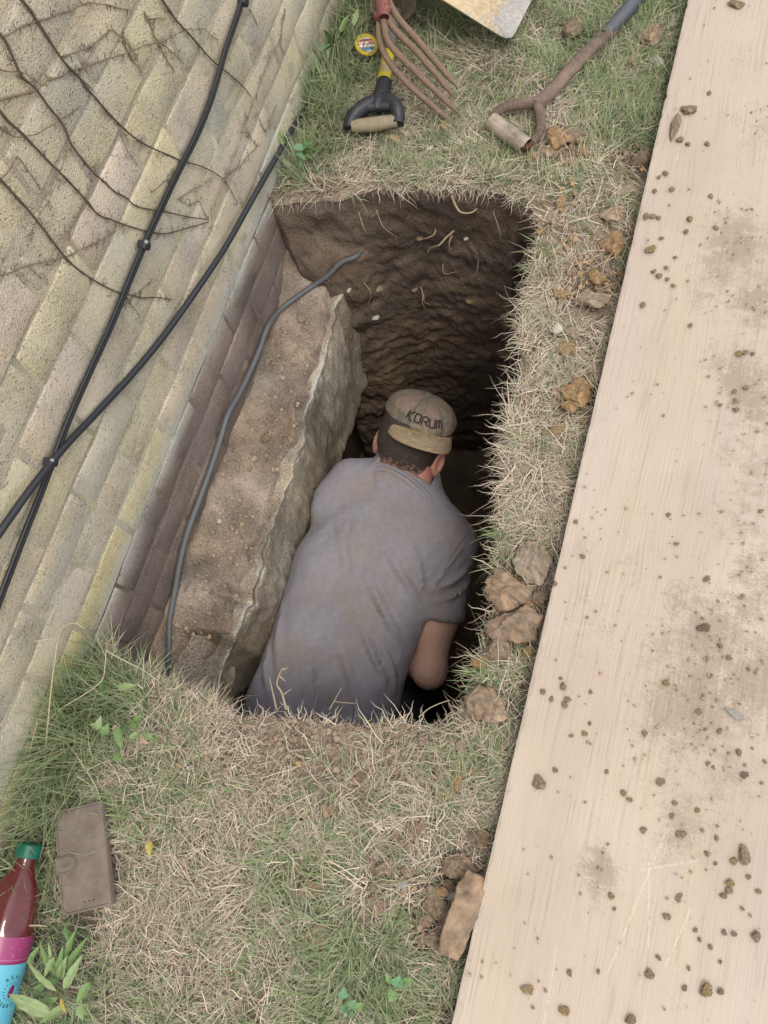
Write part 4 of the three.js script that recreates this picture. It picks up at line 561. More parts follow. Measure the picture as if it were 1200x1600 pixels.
/* ---------- tools on the lawn ---------- */
const rust = tex(512, 512, (u, v) => { const a = pfbm(u, v, 6, 5, 2), b = pfbm(u, v, 40, 3, 8); const k = 0.9 + b * 0.5; return [(0.34 + a * 0.1) * k, (0.235 + a * 0.07) * k, (0.165 + a * 0.03) * k]; });
{ // garden fork
  const g = new THREE.Group(); const tines = [[[594, 8, .15], [592, 40, .13], [595, 75, .11], [603, 98, .09], [630, 126, .06], [672, 161, .035], [716, 199, .012]], [[598, 20, .15], [602, 50, .135], [610, 73, .12], [628, 93, .10], [655, 117, .075], [690, 151, .05], [721, 181, .025]], [[601, 8, .155], [606, 27, .15], [617, 48, .14], [634, 66, .125], [655, 84, .105], [686, 121, .075], [713, 155, .04]], [[602, -8, .16], [609, 6, .16], [621, 28, .15], [637, 49, .135], [657, 68, .115], [686, 104, .08], [716, 138, .045]]];
  g.position.copy(P(650, 120, 0)); const fm = mat([1, 1, 1], { map: rep(rust, 2), roughness: 0.75, metalness: 0.15, bumpMap: T.grainB, bumpScale: 0.001 });
  tines.forEach((t) => part('tine', tube((() => { const n = t.length, L = [0]; for (let i = 1; i < n; i++) L.push(L[i - 1] + Math.hypot(t[i][0] - t[i - 1][0], t[i][1] - t[i - 1][1])); const q = t.map(([u, v], i) => P(u, v, lerp(t[0][2], t[n - 1][2], L[i] / L[n - 1])).sub(g.position)); const c = new THREE.CatmullRomCurve3([q[0], q[1], q[2], q[n - 3], q[n - 1]], false, 'catmullrom', 0.5).getPoints(16); for (let s = 0; s < 3; s++) for (let i = 1; i < 16; i++) c[i] = c[i].clone().multiplyScalar(0.5).addScaledVector(c[i - 1], 0.25).addScaledVector(c[i + 1], 0.25); return c; })(), (k) => 0.0062 * (k > 0.86 ? lerp(1, 0.25, (k - 0.86) / 0.14) : 1.12 - 0.12 * k), 60, 6), fm, g));
  const red = mat([0.27, 0.10, 0.095], { map: rep(T.grain, 5), roughness: 0.6, metalness: 0.1 });
  part('socket', tube([P(600, 28, .15), P(598, 8, .155), P(598, -30, .17), P(599, -110, .2)].map((p) => p.sub(g.position)), (k) => lerp(0.011, 0.02, Math.min(1, k * 2.5)), 30, 12), red, g);
  part('crosshead', tube([P(590, 26, .14), P(598, 22, .15), P(606, 10, .157)].map((p) => p.sub(g.position)), 0.011, 16, 10), red, g);
  part('shaft', tube([P(599, -80, .19), P(606, -400, .3)].map((p) => p.sub(g.position)), 0.017, 10, 14), mat([0.4, 0.28, 0.16], { map: rep(T.grain, 3), roughness: 0.7 }), g);
  top('garden_fork', g, 'rusty garden fork with four long curved tines resting on the grass beside the tape measure', 'fork');
}
{ // short shovel, yellow shaft, black D grip
  const g = new THREE.Group(); g.position.copy(P(590, 170, 0)); const s = (u, v, y) => P(u, v, y).sub(g.position);
  const ye = tex(256, 256, (u, v) => { const d = clamp(pfbm(u, v, 4, 4, 3) * 2.2 - 0.15), k = 1 + pfbm(u, v, 30, 2, 9) * 0.2; return [lerp(0.72, 0.5, d) * k, lerp(0.56, 0.4, d) * k, lerp(0.035, 0.24, d) * k]; });
  part('shaft', tube([s(597, 142, .037), s(602, 110, .036), s(607, 84, .035)], 0.0142, 20, 18), mat([1, 1, 1], { map: rep(ye, 1, 1), roughness: 0.45 }), g);
  part('socket', tube([s(606, 90, .035), s(610, 66, .036), s(613, 40, .04), s(615, 20, .045)], (k) => 0.0122 + 0.006 * k, 20, 16), mat([0.3, 0.29, 0.29], { map: rep(T.grain, 4), metalness: 0.6, roughness: 0.5 }), g);
  const bl = gridGeo(20, 16, (a, b) => { const u = lerp(578, 650, a) - (b > 0.85 ? (a - 0.5) * 26 * sstep(0.85, 1, b) : 0), v = lerp(-60, 29, b); const p = P(u, v, 0.018 + 0.03 * (2 * a - 1) ** 2 + 0.02 * (1 - b)); return { p: p.sub(g.position), uv: [a, b] }; });
  const bl2 = bl.clone(); bl2.translate(0, -0.0018, 0); part('blade', mergeGeometries([bl, bl2]), mat([1, 1, 1], { map: tex(256, 256, (u, v) => { const a = pfbm(u, v, 4, 5, 7), d = pfbm(u, v, 8, 4, 19); const k = 1 + a * 0.5; return d > 0.02 ? [0.36 * k, 0.25 * k, 0.2 * k] : [0.27 * k, 0.235 * k, 0.21 * k]; }), side: THREE.DoubleSide, roughness: 0.7, metalness: 0.25 }), g);
  const blk = mat([0.03, 0.033, 0.045], { roughness: 0.48, map: rep(T.grain, 3) });
  part('collar', tube([s(601, 128, .037), s(597, 143, .038), s(594, 158, .04)], (k) => 0.0162 + 0.004 * k * k, 16, 18), blk, g);
  // D yoke: a flaring cowl down to the two ends of the bar
  const gl = s(550, 197, .034), gr = s(620, 188, .034);
  part('yoke', mergeGeometries([tube([s(595, 155, .042), s(572, 165, .046), s(555, 178, .044), s(547, 192, .036), s(546, 201, .032)], (k) => 0.0135 + 0.002 * Math.sin(k * 3.1), 30, 14), tube([s(595, 155, .042), s(612, 160, .046), s(620, 172, .044), s(622, 184, .036), s(621, 194, .032)], (k) => 0.0135 + 0.002 * Math.sin(k * 3.1), 30, 14), tube([s(594, 150, .043), s(590, 162, .046), s(587, 172, .042)], (k) => 0.017 - 0.005 * k, 12, 14), tube([s(566, 169, .046), s(590, 166, .046), s(614, 166, .046)], 0.0105, 16, 12)]), blk, g);
  part('grip', tube([gl, s(585, 194, .034), gr], (k) => 0.0136 * (1 - 0.06 * Math.cos(k * 6.28)), 24, 18), mat([0.33, 0.27, 0.19], { map: rep(T.grain, 2), roughness: 0.75 }), g, 'dusty beige hand grip');
  top('short_shovel', g, 'short shovel with yellow shaft and black D handle lying under the garden fork', 'shovel');
}
{ // spade with a wooden D handle
  const g = new THREE.Group(); g.position.copy(P(800, 190, 0)); const s = (u, v, y) => P(u, v, y).sub(g.position);
  const wdP = tex(256, 256, (u, v) => { const n = noise(u * 6, v * 60, 2), k = 0.95 + n * 0.2 + pfbm(u, v, 4, 4, 5) * 0.5; return [0.40 * k, 0.33 * k, 0.265 * k]; });
  const wd = tex(256, 512, (u, v) => { const n = noise(u * 40, v * 5, 2) * 0.5 + noise(u * 90, v * 9, 5) * 0.4, a = pfbm(u, v, 4, 4, 5), k = 0.9 + n * 0.3 + a * 0.4; return [0.25 * k, 0.175 * k, 0.14 * k]; });
  const wm = mat([1, 1, 1], { map: wd, roughness: 0.55, bumpMap: T.grainB, bumpScale: 0.0008 }), iron = mat([0.13, 0.14, 0.165], { map: rep(T.grain, 3), metalness: 0.45, roughness: 0.5 });
  part('shaft', tube([s(836, 166, .03), s(852, 152, .028), s(890, 112, .026), s(930, 70, .026), s(962, 38, .027), s(975, 22, .028)], (k) => 0.0138 + 0.0018 * k + 0.0004 * noise(k * 7, 1, 1), 50, 18), wm, g);
  part('socket', tube([s(948, 52, .0275), s(966, 33, .03), s(990, 4, .031), s(1040, -60, .034)], (k) => 0.0145 + 0.004 * k, 30, 16), iron, g);
  part('rivet', (() => { const q = new THREE.SphereGeometry(0.004, 10, 8), c = s(944, 47, .043); q.translate(c.x, c.y, c.z); return q; })(), iron, g);
  part('yoke', mergeGeometries([tube([s(852, 150, .03), s(838, 160, .032), s(815, 162, .033), s(788, 168, .033), s(772, 180, .032), s(768, 194, .03)], (k) => 0.0125 - 0.0045 * k, 36, 14), tube([s(852, 150, .03), s(842, 165, .033), s(845, 185, .034), s(843, 205, .033), s(832, 222, .031), s(822, 232, .029)], (k) => 0.0125 - 0.0055 * k, 36, 14)]), wm, g);
  part('grip', tube([s(769, 189, .03), s(795, 210, .031), s(824, 229, .03)], (k) => 0.0178 * (0.93 + 0.07 * Math.sin(k * 3.14)), 24, 18), mat([1, 1, 1], { map: wdP, roughness: 0.7 }), g, 'pale worn wooden bar of the handle');
  part('tang', tube([s(815, 233, .033), s(824, 231, .044), s(832, 222, .037)], 0.0045, 12, 8), mat([0.3, 0.15, 0.08], { map: rust, roughness: 0.8 }), g, 'rusty end of the steel strap');
  top('wooden_spade', g, 'old spade with brown wooden shaft and D handle lying on the grass', 'spade');
}
{ // square shovel blade, raised off the lawn
  const c0 = [P(560, -90, .15), P(795, 71, .055), P(824, -6, .075)], g = new THREE.Group(); g.position.copy(P(760, 20, 0.0));
  const a = c0[1].clone(), ex = P(676, -2, .125).sub(a), ey = P(822, -3, .078).sub(a), L = ex.length(); ex.normalize(); ey.addScaledVector(ex, -ey.dot(ex)).normalize(); const nn = ex.clone().cross(ey).normalize(); if (nn.y < 0) nn.negate();
  const W = 0.27, H = 0.3, bm = tex(512, 512, (u, v) => { const q = pfbm(u, v, 5, 5, 3), w = pfbm(u, v, 60, 2, 5), e = clamp((0.27 - v * 0.0 - u) * 9 + q * 2.2), k = 1 + q * 0.3 + w * 0.35; return [lerp(0.55, 0.40, e) * k, lerp(0.435, 0.385, e) * k, lerp(0.28, 0.365, e) * k]; });
  const side = (off) => gridGeo(24, 20, (s, t) => { let x = s * H, y = t * W; const cr = 0.022; if (x < cr && y < cr) { const d = Math.hypot(cr - x, cr - y); if (d > cr) { x = cr - (cr - x) * cr / d; y = cr - (cr - y) * cr / d; } } return { p: a.clone().addScaledVector(ex, x).addScaledVector(ey, y).addScaledVector(nn, off + 0.012 * (2 * t - 1) ** 2 + 0.004 * fbm(s * 4, t * 4, 3, 2)).sub(g.position), uv: [s, t] }; });
  const rim1 = gridGeo(24, 1, (s, t) => { const x = Math.max(s * H, 0.006); return { p: a.clone().addScaledVector(ex, x).addScaledVector(ey, x < 0.022 ? 0.022 - Math.sqrt(Math.max(0, 0.022 ** 2 - (0.022 - x) ** 2)) : 0).addScaledVector(nn, 0.012 - 0.0024 * t).sub(g.position), uv: [s, t] }; });
  part('blade', mergeGeometries([side(0), side(-0.0024), rim1]), mat([1, 1, 1], { map: bm, bumpMap: T.grainB, bumpScale: 0.001, side: THREE.DoubleSide, roughness: 0.6, metalness: 0.2 }), g);
  part('socket', tube([a.clone().addScaledVector(ex, H - 0.05).addScaledVector(ey, W / 2), a.clone().addScaledVector(ex, H + 0.16).addScaledVector(ey, W / 2).addScaledVector(nn, 0.03)].map((p) => p.addScaledVector(nn, 0.014).sub(g.position)), 0.018, 12, 12), mat([0.3, 0.28, 0.25], { metalness: 0.4, roughness: 0.6 }), g);
  part('shaft', tube([a.clone().addScaledVector(ex, H + 0.12).addScaledVector(ey, W / 2).addScaledVector(nn, 0.03), a.clone().addScaledVector(ex, H + 0.7).addScaledVector(ey, W / 2).addScaledVector(nn, 0.08)].map((p) => p.addScaledVector(nn, 0.01).sub(g.position)), 0.017, 12, 12), mat([0.35, 0.25, 0.15], { roughness: 0.7 }), g);
  top('square_shovel', g, 'square mouthed shovel with a clay stained steel blade tilted up off the grass', 'shovel');
}
{ // tape measure
  const g = new THREE.Group(); const c = P(566, 73, 0.036); g.position.set(c.x, 0.016, c.z); g.rotation.set(0.30, 0.5, -0.28, 'YXZ');
  const D = (w, h, r, d, bv) => { const s = new THREE.Shape(); s.absarc(0, 0, r, 0, Math.PI * 1.18); s.lineTo(-r * 0.62, -r * 0.92); s.lineTo(r * 1.08, -r * 0.92); s.quadraticCurveTo(r * 1.15, -r * 0.5, r, 0); const e = new THREE.ExtrudeGeometry(s, { depth: d, bevelEnabled: true, bevelThickness: bv, bevelSize: bv, bevelSegments: 3, curveSegments: 28 }); e.rotateX(-Math.PI / 2); return e; };
  part('case', D(0, 0, 0.026, 0.028, 0.0035), mat([0.025, 0.025, 0.028], { roughness: 0.6, map: rep(T.grain, 4) }), g);
  const ring = new THREE.LatheGeometry([[0, 0.0], [0.0185, 0], [0.019, 0.0012], [0.0215, 0.0036], [0.0245, 0.003], [0.0262, 0.0005], [0.0262, -0.002]].map(([x, y]) => new THREE.Vector2(x, y)), 48); ring.scale(1, 1, 0.97); ring.translate(0, 0.0325, 0); part('cover', ring, mat([0.78, 0.55, 0.02], { roughness: 0.4, side: THREE.DoubleSide, map: rep(T.grain, 4) }), g, 'yellow round cover');
  const lab = tex(256, 256, (u, v) => { const r = Math.hypot(u - 0.5, v - 0.5); const n = 0.95 + 0.1 * h3(u * 256 | 0, v * 256 | 0, 1); let c = [0.8, 0.78, 0.76]; const t = (u - 0.5) * 0.5 + (v - 0.5) * 0.87; if (t > 0.2 && t < 0.34) c = [0.42, 0.06, 0.06]; if (t > -0.02 && t < 0.17 && noise(u * 26, v * 12, 3) > -0.1) c = [0.5, 0.09, 0.08]; if (t < -0.17 && t > -0.36) c = u < 0.5 ? [0.12, 0.32, 0.6] : [0.05, 0.14, 0.42]; if (r > 0.48) c = [0.7, 0.5, 0.05]; return c.map((q) => q * n); }, { wrap: THREE.ClampToEdgeWrapping });
  const disc = new THREE.CircleGeometry(0.0185, 40); disc.rotateX(-Math.PI / 2); disc.rotateY(0.55); disc.translate(0, 0.0331, 0); part('face_label', disc, mat([1, 1, 1], { map: lab, roughness: 0.35 }), g, 'red, white and blue round label');
  const clip = new RoundedBoxGeometry(0.012, 0.016, 0.004, 2, 0.001); clip.translate(0.03, 0.012, 0.014); part('hook', clip, mat([0.3, 0.3, 0.31], { metalness: 0.8, roughness: 0.4 }), g);
  top('tape_measure', g, 'black and yellow tape measure with a round label lying in the grass by the wall', 'tape measure');
}

/* ---------- phone in its case ---------- */
{
  const y = 0.034, A = P(86, 1268, y), B = P(158, 1253, y), C = P(97, 1432, y), Dd = P(177, 1413, y); const ctr = A.clone().add(B).add(C).add(Dd).multiplyScalar(0.25);
  const ax = B.clone().sub(A).add(Dd).sub(C).normalize(), az = C.clone().sub(A).add(Dd).sub(B); const L = az.length() / 2, W = B.clone().sub(A).length() * 0.5 + Dd.clone().sub(C).length() * 0.5; ax.addScaledVector(az.clone().normalize(), -0.5 * ax.dot(az.clone().normalize()));
  const g = new THREE.Group(); g.position.copy(ctr).setY(0.024); g.rotation.set(0, Math.atan2(-ax.z, ax.x), 0); g.rotation.order = 'YXZ'; g.rotation.x = 0.02; g.rotation.z = 0.03;
  const lt = tex(512, 512, (u, v) => { const a = pfbm(u, v, 5, 5, 3), w = worley(u, v, 120, 4), k = 0.92 + a * 0.3 + (w - 0.4) * 0.14, s = pfbm(u, v, 24, 3, 60) > 0.3 ? 0.93 : 1; return [0.20 * k * s, 0.158 * k * s, 0.132 * k * s]; }); const ltb = tex(512, 512, (u, v) => 0.5 + (worley(u, v, 120, 4) - 0.4) * 0.6, { srgb: false });
  const lm = mat([1, 1, 1], { map: lt, bumpMap: ltb, bumpScale: 0.0004, roughness: 0.62 }), dk = mat([0.11, 0.075, 0.055], { roughness: 0.75 });
  const plate = (h, w, l, r) => { const s = new THREE.Shape(), x = w / 2, z = l / 2; s.moveTo(-x + r, -z); s.lineTo(x - 0.002, -z); s.lineTo(x, -z + 0.002); s.lineTo(x, z - 0.002); s.lineTo(x - 0.002, z); s.lineTo(-x + r, z); s.quadraticCurveTo(-x, z, -x, z - r); s.lineTo(-x, -z + r); s.quadraticCurveTo(-x, -z, -x + r, -z); const e = new THREE.ExtrudeGeometry(s, { depth: h, bevelEnabled: true, bevelThickness: 0.0007, bevelSize: 0.0007, bevelSegments: 2, curveSegments: 8 }); e.rotateX(-Math.PI / 2); const p = e.attributes.position, uv = []; for (let i = 0; i < p.count; i++) uv.push(p.getX(i) / 0.1, p.getZ(i) / 0.1); e.setAttribute('uv', new THREE.Float32BufferAttribute(uv, 2)); return e; };
  const back = plate(0.002, W, L, 0.009); back.translate(0, -0.0035, 0); part('back_cover', back, lm, g);
  const mid = new RoundedBoxGeometry(W - 0.006, 0.0085, L - 0.006, 3, 0.003); mid.translate(0, 0.0042, 0); part('phone_body', mid, mat([0.02, 0.018, 0.018], { roughness: 0.4 }), g);
  const fr = plate(0.002, W, L, 0.009); fr.translate(0, 0.0098, 0); part('front_cover', fr, lm, g);
  const spine = new THREE.CylinderGeometry(0.0082, 0.0082, L - 0.002, 16, 1, false, 0, Math.PI); spine.rotateX(Math.PI / 2); spine.scale(0.35, 1, 1); spine.translate(W / 2 - 0.0006, 0.0045, 0); part('spine', spine, lm, g);
  const st = []; const xx = W / 2 - 0.0032, zz = L / 2 - 0.0032, rr = 0.008; [[V3(xx, 0, -zz), V3(-xx + rr, 0, -zz), V3(-xx + 0.002, 0, -zz + 0.002), V3(-xx, 0, -zz + rr), V3(-xx, 0, zz - rr), V3(-xx + 0.002, 0, zz - 0.002), V3(-xx + rr, 0, zz), V3(xx, 0, zz)]].forEach((l) => { const c = new THREE.CurvePath(); for (let i = 0; i < l.length - 1; i++) c.add(new THREE.LineCurve3(l[i], l[i + 1])); const q = new THREE.TubeGeometry(c, 140, 0.00055, 4); q.translate(0, 0.0126, 0); st.push(q); });
  part('stitching', mergeGeometries(st), dk, g);
  const tab = (() => { const s = new THREE.Shape(); s.moveTo(-0.008, -0.0125); s.lineTo(0.014, -0.0125); s.absarc(0.014, 0, 0.0125, -Math.PI / 2, Math.PI / 2); s.lineTo(-0.008, 0.0125); s.closePath(); const e = new THREE.ExtrudeGeometry(s, { depth: 0.0016, bevelEnabled: true, bevelThickness: 0.0004, bevelSize: 0.0004, bevelSegments: 2 }); e.rotateX(-Math.PI / 2); e.translate(-W / 2 + 0.006, 0.0128, 0.004); const p = e.attributes.position, uv = []; for (let i = 0; i < p.count; i++) uv.push(p.getX(i) / 0.1 + 0.3, p.getZ(i) / 0.1); e.setAttribute('uv', new THREE.Float32BufferAttribute(uv, 2)); return e; })();
  const clasp = part('clasp', tab, lm, g); { const l = []; for (let i = 0; i <= 20; i++) { const t = -Math.PI / 2 + i / 20 * Math.PI; l.push(V3(-W / 2 + 0.02 + Math.cos(t) * 0.0108, 0.0149, 0.004 - Math.sin(t) * 0.0108)); } part('stitching', tube([V3(-W / 2, 0.0149, 0.0148), ...l, V3(-W / 2, 0.0149, -0.0068)], 0.0005, 60, 4), dk, clasp); const w = new RoundedBoxGeometry(0.003, 0.02, 0.025, 2, 0.0012); w.translate(-W / 2 - 0.0024, 0.005, 0.004); part('strap', w, lm, clasp); }
  for (const k of [-1, 0, 1]) { const h = new THREE.CylinderGeometry(0.0011, 0.0011, 0.0008, 10); h.translate(0.006 + k * 0.0075, 0.0127, L / 2 - 0.013); part('eyelet', h, mat([0.01, 0.01, 0.01]), g); }
  top('phone_case', g, 'brown leather phone case with a press clasp lying closed on the grass', 'phone');
}

/* ---------- bottle ---------- */
{
  const g = new THREE.Group(); const a = P(46, 1326, 0.046), b = P(14, 1440, 0.046), d = b.clone().sub(a).setY(0).normalize(); g.position.copy(a).setY(0.046);
  const q = new THREE.Quaternion().setFromUnitVectors(V3(0, 1, 0), d); g.quaternion.copy(q); const Rb = 0.0415;
  // +y of the bottle runs from the cap to its base
  const prof = [[0.0145, 0.012], [0.0145, 0.02], [0.0152, 0.024], [0.021, 0.034], [0.030, 0.05], [0.0365, 0.066], [0.0405, 0.086], [Rb, 0.102], [Rb, 0.118], [Rb - 0.001, 0.122], [Rb - 0.001, 0.232], [Rb, 0.236], [Rb, 0.262], [0.036, 0.274], [0.028, 0.277], [0, 0.272]];
  const facet = (geo, amt) => { const p = geo.attributes.position; for (let i = 0; i < p.count; i++) { const x = p.getX(i), y = p.getY(i), z = p.getZ(i), an = Math.atan2(z, x), r = Math.hypot(x, z); const w = sstep(0.026, 0.05, y) * sstep(0.116, 0.1, y); if (w > 0) { const s = Math.PI / 3, m = ((an + 0.35) % s + s) % s - s / 2; const rf = Math.min(r, r * 0.93 / Math.cos(m)); const k = lerp(r, rf, w * amt) / r; p.setX(i, x * k); p.setZ(i, z * k); } } geo.computeVertexNormals(); return geo; };
  const lathe = (pr, n = 72) => new THREE.LatheGeometry(new THREE.SplineCurve(pr.map(([x, y]) => new THREE.Vector2(x, y))).getPoints(90), n);
  part('drink', facet(lathe(prof), 1), new THREE.MeshPhysicalMaterial({ color: lin(0.17, 0.022, 0.028), transmission: 0.35, thickness: 0.08, ior: 1.38, roughness: 0.2, attenuationColor: lin(0.75, 0.12, 0.14), attenuationDistance: 0.06, clearcoat: 1, clearcoatRoughness: 0.04 }), g, 'red blackcurrant coloured drink in clear plastic');
  const capB = []; for (let i = 0; i < 48; i++) { const r = new THREE.BoxGeometry(0.0022, 0.0135, 0.0016); r.translate(0.0178, 0, 0); r.rotateY(i / 48 * 6.2832); r.translate(0, 0.0005, 0); capB.push(r); }
  const capL = new THREE.LatheGeometry([[0, -0.0082], [0.0155, -0.0082], [0.0172, -0.0072], [0.0178, -0.005], [0.0178, 0.0088], [0.0186, 0.0092], [0.0186, 0.0122], [0.0150, 0.0124]].map(([x, y]) => new THREE.Vector2(x, y)), 48).toNonIndexed(); part('screw_cap', mergeGeometries([capL, ...capB.map((r) => r.toNonIndexed())]), mat([0.012, 0.135, 0.085], { roughness: 0.42, side: THREE.DoubleSide }), g, 'green ribbed screw cap');
  const cv = document.createElement('canvas'); cv.width = 1024; cv.height = 512; const x = cv.getContext('2d');
  x.fillStyle = '#953c6c'; x.fillRect(0, 0, 1024, 150); x.fillStyle = '#62b3ca'; x.fillRect(0, 150, 1024, 362); x.fillStyle = '#80295a'; x.fillRect(0, 138, 1024, 14);
  const R = rng(3); x.strokeStyle = 'rgba(240,215,235,.75)'; x.lineWidth = 1.2; for (let i = 0; i < 60; i++) { const px = R() * 1024, py = R() * 120 + 6; x.beginPath(); x.moveTo(px, py); x.lineTo(px + (R() - 0.5) * 40, py + (R() - 0.5) * 46); x.stroke(); }
  x.strokeStyle = '#e9c9dd'; x.beginPath(); x.moveTo(0, 128); x.lineTo(1024, 128); x.stroke();
  for (const cx of [240, 752]) { x.save(); x.translate(cx, 300); x.fillStyle = '#123a4a'; x.font = 'bold 30px sans-serif'; x.textAlign = 'center'; 'REAL'.split('').forEach((c, i) => { x.save(); x.rotate(-0.6 + i * 0.4); x.fillText(c, 0, -68); x.restore(); }); 'BERRIES'.split('').forEach((c, i) => { x.save(); x.rotate(Math.PI + 0.9 - i * 0.3); x.scale(1, 1); x.fillText(c, 0, -68); x.restore(); }); x.beginPath(); for (let i = 0; i < 16; i++) { x.save(); x.rotate(i / 16 * 6.283); x.fillRect(-2, -52, 4, 10); x.restore(); } x.fillStyle = '#7a2350'; x.beginPath(); x.ellipse(0, 0, 18, 36, 0.2, 0, 6.3); x.fill(); x.restore(); }
  x.fillStyle = '#f3efc2'; x.fillRect(400, 110, 90, 180); x.fillStyle = '#ffffff'; x.fillRect(180, 62, 20, 22); x.fillRect(330, 40, 22, 20);
  const ct = new THREE.CanvasTexture(cv); ct.colorSpace = THREE.SRGBColorSpace; ct.wrapS = THREE.RepeatWrapping; ct.flipY = true; ct.repeat.set(1, 1);
  const lab = new THREE.CylinderGeometry(Rb + 0.0006, Rb + 0.0006, 0.124, 72, 1, true); { const uv = lab.attributes.uv; for (let i = 0; i < uv.count; i++) uv.setXY(i, 1 - uv.getX(i), 1 - uv.getY(i)); } lab.rotateY(0.32); lab.translate(0, 0.178, 0);
  part('wrap_label', lab, mat([1, 1, 1], { map: ct, roughness: 0.35, side: THREE.DoubleSide }), g, 'magenta and turquoise wrap label');
  top('drink_bottle', g, 'plastic bottle of red drink with green cap and turquoise label lying in the grass', 'bottle');
}

/* ---------- clods, stones, crumbs ---------- */
function clodGeo(seed, { flat = 0.6, rough = 1, detail = 11, edge = 0, smooth = 0 } = {}) {
  let g = new THREE.IcosahedronGeometry(0.5, detail); g.deleteAttribute('uv'); g.deleteAttribute('normal'); g = mergeVertices(g, 1e-4); const p = g.attributes.position, v = V3(), uv = [], R = rng(seed), cuts = [];
  for (let i = 0; i < 9; i++) cuts.push([V3(R() - 0.5, R() - 0.5, R() - 0.5).normalize(), 0.27 + R() * 0.16]);
  for (let i = 0; i < p.count; i++) {
    v.fromBufferAttribute(p, i); const x = v.x, y = v.y, z = v.z, s = seed * 3.7;
    if (!smooth) for (const [n, d] of cuts) { const q = v.dot(n) - d; if (q > 0) v.addScaledVector(n, -q * 0.85); }
    let k = 1 + fbm(x * 2.2 + s, y * 2.2, z * 2.2, 3) * 0.5 * (smooth ? 0.4 : 1); if (!smooth) k += (fbm(x * 7 + s, y * 7, z * 7, 3) * 0.22 - Math.abs(noise(x * 5, y * 5 + s, z * 5)) * 0.12 + fbm(x * 18, y * 18, z * 18 + s, 3) * 0.16) * rough;
    v.multiplyScalar(k); v.y *= flat; p.setXYZ(i, v.x, v.y, v.z); uv.push(x * 1.2 + y * 0.4, z * 1.2 + y * 0.5);
  }
  g.setAttribute('uv', new THREE.Float32BufferAttribute(uv, 2)); g.computeVertexNormals(); return g;
}
const clodG = []; for (let i = 0; i < 8; i++) clodG.push(clodGeo(i + 1, { flat: 0.55 + 0.1 * (i % 3) }));
const flakeG = [clodGeo(21, { flat: 0.24 }), clodGeo(22, { flat: 0.3 }), clodGeo(23, { flat: 0.2, rough: 0.6 })], pebG = [clodGeo(31, { smooth: 1, flat: 0.7, detail: 3 }), clodGeo(32, { smooth: 1, flat: 0.5, detail: 3 })];
const clodM = (c, r = 0.95) => mat(c, { map: T.soil, bumpMap: T.soilB, bumpScale: 0.0008, roughness: r });
const CMX = 1.25, cM = (c, r) => clodM(c.map((q) => q * CMX), r);
const CM = { b: cM([.41, .33, .255]), d: cM([.29, .225, .17]), o: cM([.50, .36, .21]), p: cM([.56, .46, .37]), g: cM([.50, .44, .37]), r: cM([.46, .365, .275]), w: mat([.55, .52, .46], { map: T.grain, roughness: 0.9 }), s: mat([.33, .315, .29], { map: T.grain, roughness: 0.85 }), y: cM([.47, .37, .22]) };
const RC = rng(777); let clodN = 0;
function clod(u, v, w, h, rot, c, kind, label, cat, group, y0 = null, name = 'clod') {
  const base = P(u, v, 0), y = y0 ?? groundY(base.x, base.z) + 0.010; const ax = P(u + 5, v, y).sub(P(u - 5, v, y)), az = P(u, v + 5, y).sub(P(u, v - 5, y));
  const W = ax.length() / 10 * w, D = az.length() / 10 * h; clodN++;
  const set = kind === 'f' ? flakeG : kind === 'p' ? pebG : clodG; const m = new THREE.Mesh(set[Math.floor(RC() * set.length)], CM[c]);
  const Hh = Math.min(W, D) * (kind === 'f' ? 0.9 : 1.0); m.scale.set(W * 1.12, Hh, D * 1.12); m.rotation.set((RC() - 0.5) * 0.3, Math.atan2(-ax.z, ax.x) - rot * Math.PI / 180, (RC() - 0.5) * 0.3, 'YXZ');
  const pos = P(u, v, y + Hh * 0.2); m.position.copy(pos);
  return top(name, m, label, cat, group);
}
const CL = (u, v, w, h, r, c, k, label, cat = 'clod') => clod(u, v, w, h, r, c, k, label, cat);
CL(832, 882, 52, 72, -10, 'g', 'f', 'big pale grey slab of crumbling mortar standing against the plywood edge');
CL(846, 862, 8, 8, 0, 'p', 'p', 'white pebble bedded on top of the pale grey slab', 'pebble').position.y += 0.022;
CL(862, 852, 16, 28, 0, 'd', 'c', 'dark narrow clod squeezed between the grey slab and the plywood');
CL(789, 922, 66, 54, 0, 'r', 'c', 'rough brown clod on the pit edge left of the pale grey slab');
CL(806, 982, 84, 58, 15, 'b', 'c', 'largest flat cracked brown lump between the pit and the plywood');
CL(775, 1018, 38, 34, 0, 'b', 'c', 'brown lump below the largest cracked lump by the pit edge');
CL(824, 1020, 22, 20, 0, 'o', 'c', 'small ochre clod tucked against the plywood below the cracked lump');
CL(845, 935, 30, 24, 0, 'd', 'c', 'dark clod between the grey slab and the cracked brown lump');
CL(824, 943, 18, 16, 0, 'y', 'c', 'small yellowish clod above the cracked brown lump');
CL(752, 1035, 26, 18, 0, 'o', 'c', 'orange clay crumb on the grass left of the cracked lumps');
CL(757, 1100, 56, 60, 35, 'b', 'c', 'brown clod hanging at the front right corner of the pit');
CL(772, 1116, 40, 28, -35, 'p', 'f', 'smooth pale spade cut face of clay at the front right corner', 'clod').position.y += 0.012;
